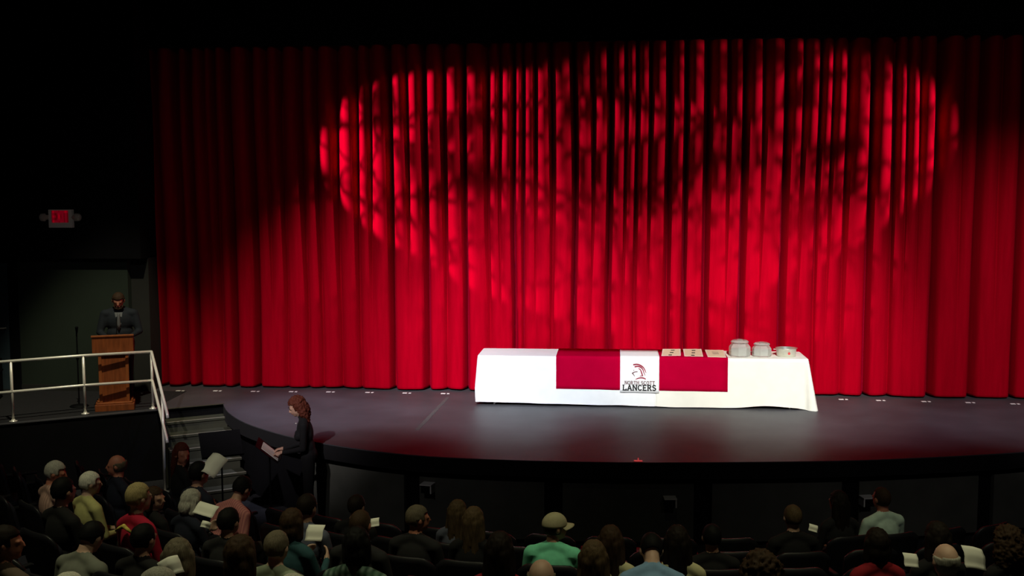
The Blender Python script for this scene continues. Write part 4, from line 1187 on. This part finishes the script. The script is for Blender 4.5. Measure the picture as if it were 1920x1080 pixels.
# man at the lectern -------------------------------------------------------
suit = CL['navy']
loc = Vector((-7.40, 15.42, 0)); 
root, T, HM = make_person(loc, R(180+20), (1.12, 1.0, 0.985), dict(pose='podium', pitch=26, lean=4, stand=True, thick=1.14), skins[3], mat('suit_navy', (0.006, 0.010, 0.016), 0.85), pants_m[0], 'short', HC['brown'], 'man in a dark suit with grey tie, head bowed, standing behind the lectern', group=None, face=True)
tie = mat('grey_tie', (0.10, 0.105, 0.11), 0.6); shirtw = mat('shirt_front', (0.16, 0.17, 0.18), 0.8)
MB().add([(-0.05, 0.122, 1.40), (0.05, 0.122, 1.40), (0.02, 0.145, 1.16), (-0.02, 0.145, 1.16), (-0.05, 0.135, 1.40), (0.05, 0.135, 1.40), (0.02, 0.155, 1.16), (-0.02, 0.155, 1.16)],
         [(0, 1, 2, 3), (7, 6, 5, 4), (0, 4, 5, 1), (1, 5, 6, 2), (2, 6, 7, 3), (3, 7, 4, 0)]).build('shirt_front', shirtw, root)
MB().tube([(0, 0.140, 1.39), (0, 0.152, 1.36), (0, 0.163, 1.22), (0, 0.165, 1.14)], [0.014, 0.016, 0.026, 0.012], 8).build('tie', tie, root, True)
beard = MB().tube([(-0.058, 0.045, -0.055), (-0.035, 0.078, -0.085), (0, 0.090, -0.092), (0.035, 0.078, -0.085), (0.058, 0.045, -0.055)], [0.010, 0.018, 0.022, 0.018, 0.010], 8).build('beard', HC['brown'], root, True)
beard.matrix_local = HM

# woman conducting at the music stand --------------------------------------
wp = onz(556, 748, 0.62)
hdg = R(104)
T = body(pose='stand_play', yaw=8, pitch=22, lean=7, fem=True, stand=True)
sc_w = (0.64-ZF)/T['top'].z
tv = Matrix.Rotation(hdg, 3, 'Z') @ Vector((T['top'].x, T['top'].y, 0))
root, T, HM = make_person(Vector((wp.x-tv.x, wp.y-tv.y, ZF)), hdg, (1.0, 1.0, sc_w), dict(pose='stand_play', yaw=8, pitch=22, lean=7, fem=True, stand=True), skins[0], CL['black'], CL['black'], 'curly', HC['auburn'], 'woman in black with curly auburn hair standing at a music stand below the stage', group=None, face=True)
MB().lathe([(0.004, 0), (0.011, 0.004), (0.011, 0.010), (0.004, 0.014)], 8, (0, 0.150, 1.36)).build('pendant', M['steel'], root)
def music_stand(loc, rz, hgt, tilt, label, paper):
    t = empty('music_stand', loc, rz, label, 'music stand', 'black music stands')
    MB().tube([(0, 0, 0.12), (0, 0, hgt)], 0.011, 8).build('pole', M['plastic'], t)
    for k in range(3):
        a = 2*math.pi*k/3+0.5
        MB().tube([(0, 0, 0.14), (0.12*math.cos(a), 0.12*math.sin(a), 0.07), (0.27*math.cos(a), 0.27*math.sin(a), 0.012)], 0.010, 8).build('leg', M['plastic'], t)
    DM = Matrix.Translation((0, 0, hgt)) @ Matrix.Rotation(R(tilt), 4, 'X')
    dk = MB().box((-0.25, -0.008, -0.14), (0.25, 0.0, 0.20), DM, 0.003).build('desk', M['plastic'], t)
    MB().box((-0.25, -0.06, -0.145), (0.25, 0.0, -0.135), DM).build('ledge', M['plastic'], dk)
    if paper:
        Mp = Matrix.Translation(loc) @ Matrix.Rotation(rz, 4, 'Z') @ DM
        o = MB().box((-0.17, -0.014, -0.13), (0.17, -0.010, 0.12)).build('score', M['paper'])
        o.matrix_world = Mp
        tag(o, 'open white score lying on the music stand of the woman in black', 'paper')
    return t
fw = Matrix.Rotation(hdg, 3, 'Z') @ Vector((0, 1, 0))
ms = Vector((wp.x, wp.y, ZF))+fw*0.34
music_stand(Vector((ms.x, ms.y, ZF)), hdg, 1.02, -50, 'black music stand with a white score, in front of the woman in black', True)
p2 = onz(415, 840, 0.05)
music_stand(Vector((p2.x, p2.y, ZF)), R(32), 1.12, -35, 'empty black music stand in front of the stage steps', False)
